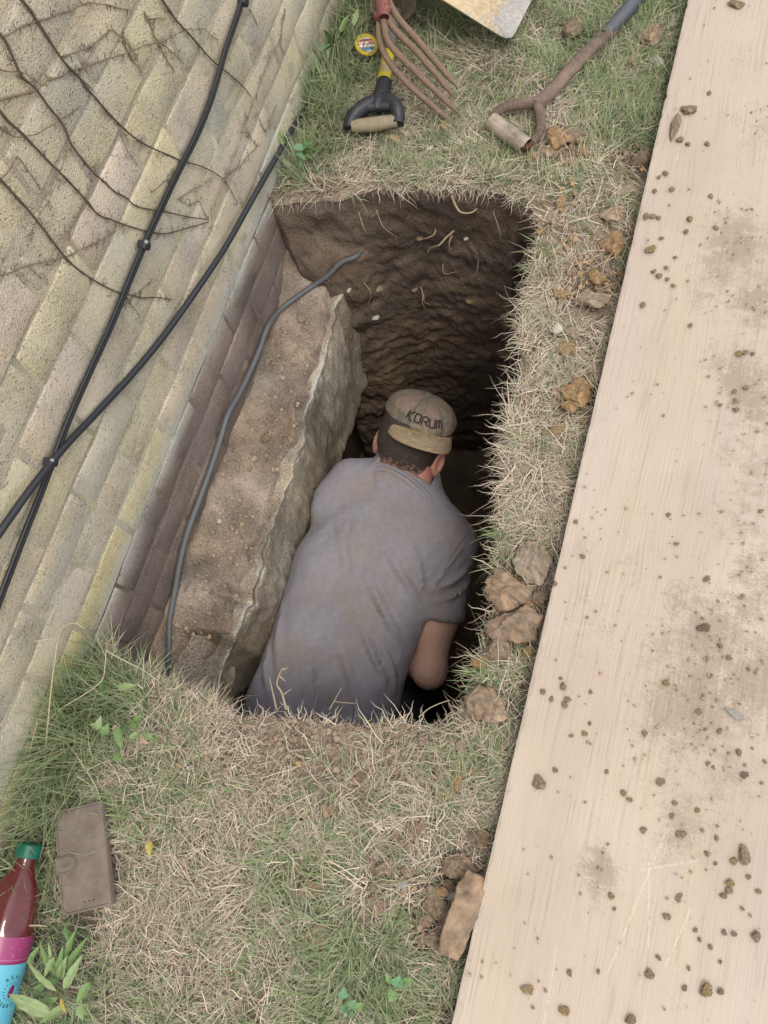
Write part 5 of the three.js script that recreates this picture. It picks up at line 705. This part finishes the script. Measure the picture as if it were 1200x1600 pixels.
{ // long spade cut bar of clay
  const a = P(741, 1374, 0.028), b = P(706, 1482, 0.028), d = b.clone().sub(a), L = d.length(); 
  const seg = new THREE.BoxGeometry(0.038, 0.042, L * 1.2, 14, 12, 44); const q = seg.attributes.position, uv2 = []; for (let i = 0; i < q.count; i++) { let x = q.getX(i), y = q.getY(i), z = q.getZ(i); const e = Math.min(1, (L * 0.6 - Math.abs(z)) / 0.02); x *= 0.7 + 0.3 * e; y *= 0.7 + 0.3 * e; const rx = x / 0.026, ry = y / 0.0225, rr = Math.max(1, Math.hypot(rx, ry) / 1.2); x /= rr; y /= rr; const k = 1 + fbm(x * 30 + 3, y * 30, z * 16, 4) * 0.5 + fbm(x * 150, y * 150, z * 130, 2) * 0.1; q.setXYZ(i, x * k, y * k, z * (1 + fbm(x * 60, y * 60, 4, 2) * 0.05)); uv2.push(x / 0.12 + y * 3, z / 0.12); } seg.setAttribute('uv', new THREE.Float32BufferAttribute(uv2, 2)); seg.computeVertexNormals();
  const m = new THREE.Mesh(mergeVertices((seg.deleteAttribute('normal'), seg), 1e-5), CM.r); m.geometry.computeVertexNormals(); m.position.copy(a.add(b).multiplyScalar(0.5)); m.rotation.y = Math.atan2(d.x, d.z); top('clay_bar', m, 'long spade cut bar of brown clay lying along the plywood edge near the front', 'clod');
}
CL(722, 1354, 46, 44, 0, 'b', 'c', 'round brown clod beside the plywood above the long clay bar');
CL(682, 1412, 36, 54, -25, 'b', 'c', 'upright brown clod left of the long clay bar');
CL(692, 1392, 20, 16, 0, 'o', 'c', 'orange clay crumb on top of the upright brown clod').position.y += 0.01;
CL(662, 1440, 24, 20, 10, 'r', 'c', 'small reddish clod left of the long clay bar');
CL(670, 1468, 34, 24, 20, 'b', 'c', 'brown clod at the lower left of the long clay bar');
CL(692, 1452, 26, 34, 0, 'd', 'c', 'dark clod touching the left side of the long clay bar');
CL(702, 1384, 24, 22, 0, 'd', 'c', 'dark clod between the round clod and the upright clod');
CL(708, 1400, 22, 14, 0, 's', 'p', 'greenish grey pebble at the top of the long clay bar', 'pebble');
CL(750, 1312, 40, 30, 0, 'd', 'c', 'dark crumbling lump in dry grass at the plywood edge');
CL(497, 1460, 36, 38, 30, 'r', 'f', 'flat brown clod alone in the green grass at bottom centre');
CL(480, 1392, 46, 28, -25, 'r', 'f', 'elongated flat brown clod in dry grass left of centre');
CL(512, 1264, 26, 22, 20, 'r', 'c', 'brown clod in the grass below the middle of the pit');
CL(588, 1412, 28, 26, 0, 'r', 'c', 'two lobed brown clod on the green grass left of the clod heap');
CL(626, 1382, 26, 12, -5, 's', 'f', 'flat grey stone in the grass above the two lobed clod', 'stone');
CL(637, 1362, 22, 16, 0, 'r', 'c', 'small round clod just above the flat grey stone');
CL(604, 1356, 34, 26, 0, 'b', 'c', 'crumbly brown clod left of the small round clod');
CL(582, 1386, 16, 20, 0, 'b', 'c', 'small brown clod between crumbly clod and two lobed clod');
CL(647, 1298, 22, 30, 20, 'b', 'c', 'brown upright clod in the grass half way to the plywood');
CL(660, 1292, 18, 24, 0, 'r', 'c', 'paler clod leaning on the brown upright clod');
CL(637, 1322, 28, 16, 10, 'r', 'c', 'flat reddish clod below the brown upright clod');
CL(618, 1308, 14, 16, 0, 'b', 'c', 'small clod to the left of the flat reddish clod');
CL(690, 1206, 20, 22, 20, 'r', 'c', 'brown angular clod in the grass below the front right corner');
CL(720, 1165, 16, 18, 0, 'p', 'p', 'pale pinkish pebble below the front right corner clod', 'pebble');
CL(714, 1222, 18, 26, 0, 'o', 'c', 'ochre crumb beside the brown angular clod');
CL(402, 1215, 14, 12, 0, 'p', 'p', 'pale pebble in bare soil left of centre', 'pebble');
CL(358, 1188, 12, 12, 0, 'p', 'p', 'small buff pebble near the front left of the pit', 'pebble');
CL(560, 1210, 26, 20, 0, 'd', 'c', 'dark clod on the bare soil in front of the pit');
CL(905, 612, 42, 40, 0, 'o', 'c', 'large ochre clay lump against the plywood beside the dry grass strip');
CL(893, 632, 30, 22, 0, 'o', 'c', 'ochre lump just below the large ochre clay lump');
CL(922, 596, 22, 22, 0, 'y', 'c', 'yellowish clod just above the large ochre clay lump');
CL(868, 672, 24, 18, 0, 'o', 'c', 'orange crumb in dry grass below the ochre clay lumps');
CL(882, 684, 14, 12, 0, 'o', 'c', 'tiny orange crumb beside the orange crumb below the lumps');
CL(886, 545, 28, 24, 0, 'y', 'c', 'yellow brown clod on the dry grass strip right of the pit');
CL(871, 514, 17, 15, 0, 'w', 'p', 'round pale pebble in the dry grass above the yellow brown clod', 'pebble');
CL(894, 520, 22, 16, 0, 'g', 'f', 'flat pale stone right of the round pale pebble', 'stone');
CL(955, 334, 40, 20, -8, 'p', 'f', 'long flat pinkish stone beside the plywood edge', 'stone');
CL(925, 468, 56, 22, 0, 'g', 'c', 'long grey clod among crumbs against the plywood edge');
CL(880, 460, 30, 14, 0, 'o', 'c', 'orange clay streak left of the long grey clod');
CL(932, 432, 26, 20, 0, 'o', 'c', 'orange clay lump above the long grey clod');
CL(873, 438, 18, 20, 0, 'g', 'c', 'grey clod at the left of the orange clay patch');
CL(1018, 54, 38, 30, 0, 'r', 'c', 'brown clod in the grass beside the top of the plywood');
CL(898, 44, 26, 34, 10, 'b', 'c', 'brown clod in the grass right of the square shovel blade');
CL(990, 92, 14, 18, 0, 'r', 'c', 'small brown clod in grass near the upper plywood edge');
CL(1026, 96, 22, 14, 0, 's', 'f', 'grey stone half hidden in grass near the upper plywood edge', 'stone');
CL(868, 216, 38, 26, 20, 'o', 'c', 'ochre crumbling clod right of the wooden spade handle');
CL(858, 236, 34, 16, 20, 'r', 'c', 'pinkish clod under the ochre clod right of the spade handle');
CL(890, 210, 26, 20, 0, 'b', 'c', 'brown clod touching the ochre clod beside the spade handle');
CL(902, 216, 12, 10, 0, 'o', 'c', 'orange crumb right of the clods beside the spade handle');
CL(828, 246, 18, 14, 0, 'y', 'c', 'yellow clay crumb just below the spade handle bar');
CL(998, 252, 34, 22, 0, 'd', 'c', 'dark crumbly clod in the angle of grass and plywood');
CL(918, 240, 10, 10, 0, 'o', 'c', 'single orange crumb in grass between spade handle and plywood');
CL(864, 340, 20, 16, 0, 'p', 'c', 'buff clod at the pit side edge of the orange crumbs');
CL(877, 316, 16, 18, 0, 'o', 'c', 'upper orange clod in the crumb strewn grass beside the pit');
CL(960, 380, 36, 30, 0, 'o', 'c', 'orange brown crumbly clod below the long flat pinkish stone');
CL(888, 385, 14, 14, 0, 'o', 'c', 'orange clod left of the green tuft under the pinkish stone');
// on the ledge
CL(470, 498, 20, 10, 10, 'g', 'f', 'flat pale pebble lying on the soil of the ledge', 'pebble').position.copy(onto(470, 498, 0.003));
CL(415, 686, 18, 18, 0, 'b', 'c', 'small clod lying alone on the soil of the ledge').position.copy(onto(415, 686, 0.005));
CL(343, 815, 9, 8, 0, 'w', 'p', 'small white pebble on the ledge beside the grey cable', 'pebble').position.copy(onto(343, 815, 0.003));
{ const m = CL(352, 1066, 22, 52, 12, 'g', 'p', 'smooth pale grey cobble at the near end of the ledge', 'stone'); m.scale.y = 0.04; m.position.copy(onto(353, 1062, 0.006)); }
// stones showing in the end wall of the trench
[[586, 496, 20, 10, 'w', 'pale flat stone showing low in the end wall of the trench'], [592, 452, 18, 12, 'g', 'buff stone in the end wall above the pale flat stone'], [733, 470, 16, 9, 'y', 'ochre stone in the right half of the end wall'], [656, 372, 12, 12, 'y', 'yellowish stone high in the end wall beside the hanging roots'], [729, 372, 9, 8, 'w', 'small white pebble high in the right of the end wall'], [546, 452, 9, 9, 'w', 'small pale pebble in the end wall next to the footing'], [648, 452, 14, 11, 'b', 'brown stone half way across the end wall']].forEach(([u, v, w, h, c, l]) => { const m = CL(u, v, w, h, 0, c, 'p', l, 'stone'); const p = onto(u, v, -0.002); m.scale.set(w * 0.0014, h * 0.0017, 0.02); m.rotation.set(0, 0, 0.1); m.position.copy(p); });

// crumbs of soil on the plywood
const onPly = (u, v, w, h, r, c, k, label, cat = 'clod', group) => clod(u, v, w, h, r, c, k, label, cat, group, PLY_Y + 0.001);
onPly(1078, 170, 26, 12, 10, 'b', 'c', 'upper of the two brown clods at the top left of the plywood');
onPly(1054, 198, 14, 34, 15, 'b', 'c', 'upright brown clod below another near the top left of the plywood');
onPly(1150, 6, 26, 10, 0, 'b', 'c', 'brown clod at the very top edge of the plywood');
onPly(1017, 390, 15, 12, 20, 'y', 'c', 'yellow brown oval clod on the upper left of the plywood');
onPly(843, 1222, 19, 22, -25, 'b', 'c', 'crumbly brown clod near the left edge of the plywood, half way down');
onPly(1148, 1115, 28, 13, 25, 's', 'f', 'grey slate chip lying on the muddy part of the plywood', 'stone');
onPly(1163, 1338, 16, 30, -10, 'r', 'c', 'reddish upright clod at the lower right of the plywood');
onPly(1142, 1380, 14, 11, 0, 'y', 'c', 'oval yellowish clod under the reddish upright clod');
onPly(1103, 1548, 18, 22, 0, 'y', 'c', 'largest round clod near the bottom of the plywood');
onPly(1016, 1522, 14, 15, -15, 'b', 'c', 'round brown clod left of the largest round clod');
onPly(823, 1546, 21, 13, 10, 'y', 'f', 'flat buff clod at the bottom left of the plywood');
onPly(881, 1580, 17, 13, 0, 'y', 'c', 'buff clod right of the flat buff clod at the bottom');
onPly(985, 1594, 16, 14, 0, 'b', 'c', 'brown clod cut by the bottom edge in the middle of the plywood');
onPly(1182, 1462, 14, 15, 0, 'b', 'c', 'brown clod near the lower right corner of the plywood');
onPly(1100, 982, 20, 14, 20, 'd', 'c', 'dark clod on the grey mud smear of the plywood');
onPly(1105, 905, 11, 9, 0, 'b', 'c', 'lone small brown clod above the grey mud smear');
onPly(1033, 1222, 15, 13, 0, 'b', 'c', 'brown clod in the middle of the plywood below the mud');
onPly(1164, 1211, 14, 11, 0, 'd', 'c', 'dark clod right of middle on the lower plywood');
onPly(1042, 1067, 10, 10, 0, 'y', 'c', 'small round clod at the lower left of the grey mud smear');
{
  const R = rng(4242), pts = [[868, 1203], [849, 1081], [862, 1092], [883, 1102], [887, 1093], [923, 1081], [922, 1131], [914, 1146], [893, 1150], [1008, 1147], [1006, 1297], [1068, 1303], [1060, 1303], [1118, 1350], [1147, 1345], [1060, 1404], [1064, 1400], [1043, 1432], [1140, 1392], [1186, 1393], [1130, 1400], [1055, 1255], [1090, 1267], [1106, 1193], [1115, 1199], [1102, 1140], [1093, 1112], [1125, 1142], [1126, 1550], [1070, 1545], [1076, 1513], [1126, 1503], [1132, 1457], [1148, 1460], [1087, 1454], [1093, 1468], [1110, 1480], [1030, 1497], [935, 1518], [890, 1520], [1075, 225], [1062, 218], [1105, 224], [1108, 145], [1040, 270], [1030, 276], [1023, 298], [1050, 296], [1111, 306], [1010, 338], [1019, 337], [1029, 340], [1073, 362], [1078, 342], [1119, 355], [1034, 372], [1055, 402], [1021, 424], [1030, 430], [1041, 418], [1043, 436], [1052, 446], [1005, 477], [1079, 508], [1155, 552], [1165, 550], [1177, 553], [1148, 612], [1149, 625], [1126, 633], [1166, 605], [1150, 640], [900, 815], [911, 869], [867, 912], [1045, 804], [1057, 850], [1190, 798], [1125, 1009], [1140, 1028], [1170, 1046], [877, 1060], [880, 1072], [948, 1206], [984, 1250], [975, 1240], [1155, 1176], [960, 1420], [955, 1400], [1050, 1275], [1105, 1335], [1195, 1190], [1120, 1310], [1170, 1370], [1160, 1420]];
  for (const [u, v] of pts) { const s = 5 + R() * 5 * (v > 900 ? 1 : 0.7); onPly(u, v, s * (0.9 + R() * 0.5), s, R() * 180, 'bybry'[Math.floor(R() * 5)], 'c', 'small crumb of dry brown soil lying on the plywood sheet', 'soil crumb', 'crumbs of soil scattered on the plywood'); }
  // grit too small to single out
  const g = clodGeo(50, { detail: 1 }), N = 1500, im = new THREE.InstancedMesh(g, mat([.95, .95, .95], { map: T.soil }), N), c = new THREE.Color(), q = new THREE.Quaternion(); let n = 0;
  for (let t = 0; t < 60000 && n < N; t++) { const x = PLY_X + 0.006 + R() * 0.5, z = 0.4 - R() * 2.3; let w = 0.05 + 0.12 * clamp(fbm(x * 9, z * 9, 5, 3) * 3); for (const [mx, mz, r, a] of MUD) w = Math.max(w, 0.9 * a * Math.exp(-((x - mx) ** 2 + (z - mz) ** 2 * 0.6) / (r * r))); if (R() > w) continue; const s = 0.001 + R() ** 3 * 0.0035; im.setMatrixAt(n, M4(V3(x, PLY_Y + 0.003, z), q.setFromAxisAngle(V3(0.3, 1, 0).normalize(), R() * 6), V3(s * 1.5, s, s * 1.3))); const k = 0.7 + R() * 0.6; im.setColorAt(n, R() < 0.2 ? c.setRGB(.8 * k, .58 * k, .34 * k) : c.setRGB(.66 * k, .52 * k, .4 * k)); n++; }
  im.count = n; stuff(im, 'grit', 'gritty soil sprinkled over the plywood sheet', 'soil');
  // loose crumbs in the grass and along the pit
  const ZN = [[905, 420, 70, 60, 1, 0.55], [925, 445, 50, 40, 1, 0.4], [870, 335, 35, 70, .8, 0.6], [880, 225, 40, 35, .8, 0.6], [985, 255, 40, 30, .7, 0.2], [540, 1140, 190, 30, 1, 0], [430, 1165, 60, 50, 1, 0.05], [580, 1200, 80, 40, .6, 0.1], [810, 970, 55, 110, .9, 0.3], [640, 1370, 70, 60, .6, .15], [690, 1430, 45, 60, .8, .2], [480, 300, 70, 25, 1, 0], [900, 620, 35, 45, .6, .7], [690, 1215, 50, 40, .4, .4], [330, 1180, 60, 30, .4, 0.1]];
  const M = 3800, g2 = clodGeo(51, { detail: 2 }), im2 = new THREE.InstancedMesh(g2, mat([.85, .85, .85], { map: T.soil }), M); n = 0;
  for (let t = 0; t < 40000 && n < M; t++) { const [zu, zv, ru, rv, d, o] = ZN[Math.floor(R() * ZN.length)]; if (R() > d) continue; const a = R() * 6.283, r = Math.sqrt(R()); const p = P(zu + Math.cos(a) * r * ru, zv + Math.sin(a) * r * rv, 0); if (insidePit(p.x, p.z, 0.0) || p.x > PLY_X - 0.004 || p.x < WALL_X) continue; const s = 0.002 + R() ** 5 * 0.010; p.y = groundY(p.x, p.z) + 0.004 + R() * 0.012; im2.setMatrixAt(n, M4(p, q.setFromAxisAngle(V3(0.4, 1, 0.2).normalize(), R() * 6), V3(s * (1 + R() * 0.6), s * 0.8, s))); const k = 0.65 + R() * 0.7; im2.setColorAt(n, R() < o ? c.setRGB(.84 * k, .59 * k, .34 * k) : c.setRGB(.66 * k, .545 * k, .44 * k)); n++; }
  im2.count = n; stuff(im2, 'soil_crumbs', 'loose brown and orange soil crumbs in the grass round the pit', 'soil');
  // and on the ledge
  const im3 = new THREE.InstancedMesh(g2, mat([.9, .9, .9], { map: T.soil }), 900); n = 0; for (let t = 0; t < 600; t++) { const z = lerp(0.02, -0.99, R()), x = lerp(-0.70, edgeX(z) - 0.02, R()), s = 0.002 + R() ** 3 * 0.009; const k = 0.7 + R() * 0.7; im3.setMatrixAt(n, M4(V3(x, ledgeY(x, z) + 0.008 + clamp(fbm(x * 14, z * 14, 4, 3) + 0.25) * 0.016 + 0.04 * sstep(-0.86, -1.03, z), z), q.setFromAxisAngle(V3(0.4, 1, 0.2).normalize(), R() * 6), V3(s * 1.3, s * 0.8, s))); R() < 0.08 ? im3.setColorAt(n, c.setRGB(.7 * k, .65 * k, .55 * k)) : im3.setColorAt(n, c.setRGB(.7 * k, .58 * k, .47 * k)); n++; } im3.count = n; stuff(im3, 'ledge_crumbs', 'crumbs of earth scattered along the footing ledge', 'soil');
}

/* ---------- roots, stalks, twigs ---------- */
const rootM = mat([.47, .37, .26], { roughness: 0.95, map: rep(T.grain, 3) }), strawM = mat([.60, .52, .36], { roughness: 0.8, map: rep(T.grain, 2) });
function strand(name, lines, r, m, label, cat, group) { // lines of world points; first is the main one
  const g = new THREE.Group(); g.position.copy(lines[0][0]); lines.forEach((l, i) => part(i ? 'branch' : 'stem', tube(l.map((p) => p.clone().sub(g.position)), (t) => r * (i ? 0.7 : 1) * (1 - 0.6 * t), 24, 6), m, g)); return top(name, g, label, cat, group);
}
const BZ = (u, v, o = 0) => onto(u, v, o * 0.5);
strand('root', [[BZ(712, 360, -.02), BZ(702, 366, .03), BZ(688, 372, .04), BZ(678, 380, .04), BZ(673, 388, .04)], [BZ(706, 362, .02), BZ(708, 370, .035), BZ(704, 378, .035)]], 0.0032, rootM, 'forked pale root hanging high in the middle of the end wall', 'root');
strand('root', [[BZ(680, 357, -.02), BZ(675, 363, .03), BZ(664, 370, .035)]], 0.002, rootM, 'short pale root left of the forked root', 'root');
strand('root', [[BZ(656, 440, -.02), BZ(656, 452, .03), BZ(660, 462, .035), BZ(666, 476, .03)], [BZ(658, 455, .03), BZ(665, 462, .035), BZ(675, 472, .03)]], 0.0022, rootM, 'small forked root half way down the end wall', 'root');
strand('root', [[BZ(705, 306, .0), BZ(720, 314, .05), BZ(735, 322, .05), BZ(742, 318, .04)]], 0.003, rootM, 'pale root poking out under the turf of the end wall', 'root');
{ const R = rng(61), L = ['fine root hanging at the left of the end wall under the turf', 'fine root below the turf left of the middle of the end wall', 'fine root under the turf near the right corner of the end wall', 'fine root at the right side of the end wall lower down', 'thin bent root between the forked roots of the end wall', 'thin root near the footing at the back of the trench']; [[585, 322, 600, 352, 620, 366], [560, 330, 566, 350, 572, 362], [770, 330, 778, 350, 784, 372], [748, 400, 742, 420, 736, 432], [690, 410, 700, 420, 712, 418], [566, 438, 572, 452, 570, 470]].forEach((a, i) => strand('root', [[onto(a[0], a[1], -.004), onto(a[2], a[3], .018), onto(a[4], a[5], .012)]], 0.0013, rootM, L[i], 'root')); }
const AF = (u, v, y, z) => { const p = PZ(u, v, z); return p; };
{ const F = (u, v, y) => P(u, v, y);
  strand('dry_root', [[F(447, 1108, .0), F(440, 1082, .02), F(433, 1070, .035), F(436, 1055, .055), F(443, 1042, .07)], [F(442, 1086, .02), F(450, 1080, .03), F(456, 1076, .035)], [F(436, 1056, .05), F(446, 1064, .05)], [F(443, 1046, .066), F(450, 1043, .07)]], 0.0024, rootM, 'pale branching dead root standing up at the front edge of the pit', 'root');
  strand('dry_root', [[F(432, 1108, .0), F(428, 1090, .02), F(424, 1072, .04), F(421, 1058, .055)]], 0.0018, rootM, 'straight dead root left of the branching root at the front edge', 'root');
  strand('dry_root', [[F(515, 1108, .005), F(524, 1092, .03), F(534, 1074, .055)], [F(522, 1096, .025), F(540, 1098, .035), F(557, 1099, .03)]], 0.0011, rootM, 'thin bent dead stem over the middle of the front edge', 'root');
  strand('dry_root', [[F(655, 1120, .0), F(672, 1106, .03), F(690, 1098, .045), F(703, 1094, .05)]], 0.0012, strawM, 'thin arched straw at the right of the front edge', 'straw'); }
const stalk = (pts, r, label) => strand('grass_stalk', [pts.map(([u, v, y]) => P(u, v, y))], r, strawM, label, 'grass stalk');
stalk([[67, 1198, .02], [74, 1140, .09], [80, 1075, .14], [86, 1030, .17], [93, 990, .19], [103, 976, .2], [118, 974, .2], [132, 982, .19]], 0.0016, 'tall dry stalk with drooping tip against the wall above the lawn');
stalk([[56, 1165, .02], [70, 1135, .05], [95, 1108, .07], [130, 1086, .08], [160, 1062, .085], [164, 1040, .09], [166, 1015, .1]], 0.0016, 'long bent dry stalk from the wall grass towards the pit corner');
stalk([[36, 1240, .02], [42, 1200, .05], [50, 1160, .08], [58, 1128, .1]], 0.0019, 'short thick dry stalk leaning on the wall grass');
stalk([[0, 1225, .03], [10, 1185, .06], [19, 1150, .09], [26, 1128, .1]], 0.0017, 'dry stalk at the left edge of the picture');
stalk([[40, 1010, .16], [60, 1001, .17], [88, 998, .165]], 0.0014, 'pale curved stalk tip in front of the lower wall');
stalk([[88, 1148, .03], [112, 1170, .035], [132, 1200, .04], [150, 1230, .04], [158, 1256, .035]], 0.0017, 'dry stalk ending at the top of the phone case');
stalk([[137, 1140, .03], [139, 1165, .04], [146, 1190, .03]], 0.0013, 'thin dry stalk above the phone case');
stalk([[192, 1256, .03], [195, 1235, .035], [202, 1215, .03]], 0.0012, 'short dry stalk right of the phone case');
stalk([[37, 1244, .03], [20, 1252, .035], [0, 1262, .03]], 0.0013, 'dry stalk reaching the left edge above the bottle');
stalk([[165, 1016, .1], [190, 1030, .07], [225, 1048, .05], [252, 1068, .03]], 0.0012, 'dry seed stem slanting over the pit corner to the grey cable');
stalk([[50, 1245, .03], [70, 1258, .04], [86, 1270, .045]], 0.002, 'thick pale straw touching the corner of the phone case');
stalk([[675, 79, .03], [700, 86, .035], [722, 92, .03], [748, 95, .025]], 0.0017, 'reddish dry twig across the grass behind the fork tines').traverse((o) => { if (o.isMesh) o.material = rootM; });
stalk([[934, 383, .02], [940, 405, .03], [944, 430, .02]], 0.0018, 'grey twig upright among the orange crumbs').traverse((o) => { if (o.isMesh) o.material = mat([.3, .25, .2], { roughness: 1 }); });
stalk([[834, 333, .03], [846, 341, .03], [858, 348, .025]], 0.0017, 'short thick straw beside the upper right of the pit');
stalk([[45, 1446, .055], [58, 1446, .06], [74, 1447, .05]], 0.0016, 'short pale straw lying against the bottle');

/* ---------- broad leaved weeds ---------- */
function leafGeo(w, fold = 0.25, bend = 0.5, tooth = 0, seed = 1) { return gridGeo(8, 12, (a, b) => { const s = a * 2 - 1; let ww = Math.pow(Math.sin(Math.PI * Math.min(1, Math.pow(b, 0.75) * 0.97 + 0.03)), 0.8) * (1 - 0.3 * b); if (tooth) ww *= 1 - tooth * Math.abs(noise(b * 9 + seed, 1, 1)); const x = s * 0.5 * w * ww; return { p: V3(x, Math.abs(s) * ww * w * fold * 0.5 + Math.sin(b * 2.2) * bend * 0.3 - bend * 0.35 * b * b + fbm(s * 2 + seed, b * 4, 2, 2) * 0.06 * w, b), uv: [a, b] }; }); }
const leafTex = tex(256, 256, (u, v) => { const m = Math.abs(u - 0.5) < 0.025 ? 1.4 : 1, ve = Math.abs(((v * 9 + Math.abs(u - 0.5) * 4) % 1) - 0.5) < 0.05 ? 1.12 : 1, k = (0.9 + pfbm(u, v, 6, 4, 4) * 0.35) * m * ve; return k * 0.8; });
const leafM = (c) => mat(c, { map: leafTex, side: THREE.DoubleSide, roughness: 0.6 });
const LM = { pale: leafM([.32, .43, .19]), mid: leafM([.20, .33, .11]), deep: leafM([.11, .24, .075]), yel: leafM([.55, .47, .12]), dead: leafM([.42, .30, .17]), pink: leafM([.60, .42, .33]), grn2: leafM([.16, .33, .16]) };
function weed(u, v, y, leaves, label, cat = 'weed', name = 'weed') {
  const g = new THREE.Group(), c = P(u, v, y); g.position.copy(c);
  leaves.forEach(([eu, ev, wpx, m, ey = 0.012, su, sv], i) => { const e = P(eu, ev, y + ey), s = su === undefined ? c.clone() : P(su, sv, y + ey * 0.8), d = e.clone().sub(s), L = d.length(), W = wpx * 0.00108 / L; const o = part('leaf', leafGeo(W, 0.3, 0.25, 0.25, i + u), LM[m], g, m === 'yel' ? 'yellowed leaf' : m === 'pink' ? 'dead pinkish leaf' : undefined); o.scale.setScalar(L); o.position.copy(s.sub(c)); o.rotation.set(-Math.atan2(d.y, Math.hypot(d.x, d.z)), Math.atan2(d.x, d.z), (h3(u, v, i) - 0.5) * 0.7, 'YXZ'); });
  return top(name, g, label, cat);
}
weed(92, 1530, .036, [[60, 1468, 15, 'mid', .03], [75, 1470, 13, 'pale', .03], [105, 1492, 15, 'pale', .03], [98, 1478, 14, 'mid', .035], [68, 1528, 12, 'pale', .035, 85, 1496], [12, 1553, 24, 'pale', .04, 78, 1583], [40, 1500, 11, 'pale', .03, 88, 1548], [50, 1545, 10, 'mid', .03], [138, 1462, 13, 'mid', .03], [130, 1490, 15, 'pale', .03, 100, 1545], [120, 1450, 12, 'mid', .02, 100, 1500], [118, 1570, 14, 'mid', .025, 140, 1535], [60, 1478, 10, 'mid', .02, 45, 1505], [65, 1520, 10, 'mid', .02, 60, 1560], [104, 1585, 8, 'yel', .03, 95, 1560], [130, 1595, 22, 'pale', .02, 128, 1568], [40, 1570, 12, 'mid', .02, 90, 1560], [60, 1600, 16, 'pale', .02, 100, 1575], [100, 1440, 10, 'deep', .02, 112, 1480]], 'sprawling broad leaved weed between the bottle and the bottom edge');
weed(178, 1100, .04, [[212, 1070, 14, 'pale', .03, 184, 1074], [140, 1132, 11, 'pale', .03, 155, 1136], [158, 1118, 14, 'pale', .035, 152, 1140], [170, 1130, 14, 'mid', .03, 160, 1148], [190, 1172, 15, 'mid', .03, 182, 1135], [190, 1190, 14, 'mid', .02, 178, 1176], [160, 1090, 10, 'deep', .03, 162, 1060]], 'green weed with narrow leaves in the grass at the front left of the pit');
weed(224, 1142, .04, [[201, 1154, 14, 'pale', .03, 216, 1148], [240, 1154, 14, 'pale', .03, 226, 1150], [248, 1160, 10, 'mid', .025, 238, 1150], [222, 1118, 16, 'mid', .03, 210, 1128], [232, 1162, 13, 'pink', .025, 220, 1152], [185, 1138, 10, 'pink', .025, 176, 1136], [213, 1138, 12, 'mid', .03, 205, 1130]], 'small round leaved weed with two pink dead leaves at the front left');
weed(436, 215, .02, [[425, 182, 9, 'mid', .06, 436, 212], [434, 205, 10, 'mid', .05, 444, 226], [444, 200, 8, 'mid', .05, 440, 222]], 'sprig of bright green leaves growing in front of the wall by the cable');
weed(470, 240, .036, [[456, 230, 20, 'grn2', .04, 474, 232], [478, 250, 15, 'grn2', .035, 462, 238], [490, 222, 18, 'deep', .03, 470, 232], [500, 232, 14, 'deep', .03], [470, 262, 12, 'mid', .03], [488, 248, 12, 'mid', .02]], 'low dark leaved weed between the wall and the back corner of the pit');
weed(493, 130, .02, [[484, 108, 10, 'mid', .06], [494, 104, 10, 'mid', .06], [502, 112, 11, 'mid', .05], [486, 128, 9, 'pale', .05], [500, 130, 10, 'deep', .04]], 'tuft of green leaves at the foot of the wall under the thick cable');
weed(545, 1575, .034, [[538, 1542, 17, 'grn2', .03, 535, 1560], [556, 1562, 16, 'grn2', .03, 546, 1575], [535, 1585, 15, 'grn2', .03, 540, 1572], [566, 1566, 14, 'mid', .03, 556, 1578], [552, 1590, 12, 'grn2', .03, 546, 1580]], 'dark clover in the grass left of the bottom of the plywood');
weed(615, 1545, .034, [[626, 1524, 22, 'grn2', .03, 618, 1542], [645, 1530, 14, 'mid', .03, 628, 1535], [608, 1566, 18, 'mid', .03, 616, 1548], [602, 1520, 10, 'mid', .03, 612, 1536]], 'small broad leaved weed nearest the bottom left edge of the plywood');
weed(520, 70, .05, [[505, 45, 12, 'mid', .06], [530, 40, 12, 'mid', .06], [540, 60, 12, 'deep', .05], [512, 92, 14, 'pale', .05], [500, 80, 18, 'grn2', .05], [548, 20, 12, 'mid', .05, 530, 50], [560, 12, 14, 'pale', .04, 552, 40]], 'leafy green weeds along the wall left of the tape measure');
const deadLeaf = (u, v, eu, ev, w, m, label) => weed(u, v, .03, [[eu, ev, w, m, .004]], label, 'leaf', 'fallen_leaf');
deadLeaf(234, 1314, 234, 1340, 14, 'yel', 'yellow dead leaf in the dry grass right of the phone case');
deadLeaf(690, 192, 700, 205, 12, 'dead', 'brown dead leaf at the tips of the fork tines');
deadLeaf(608, 212, 628, 222, 14, 'dead', 'brown dead leaf below the black shovel handle');
deadLeaf(612, 145, 622, 140, 10, 'dead', 'small brown leaf beside the yellow shaft');

renderer.setSize(768, 1024);
renderer.render(scene, camera);
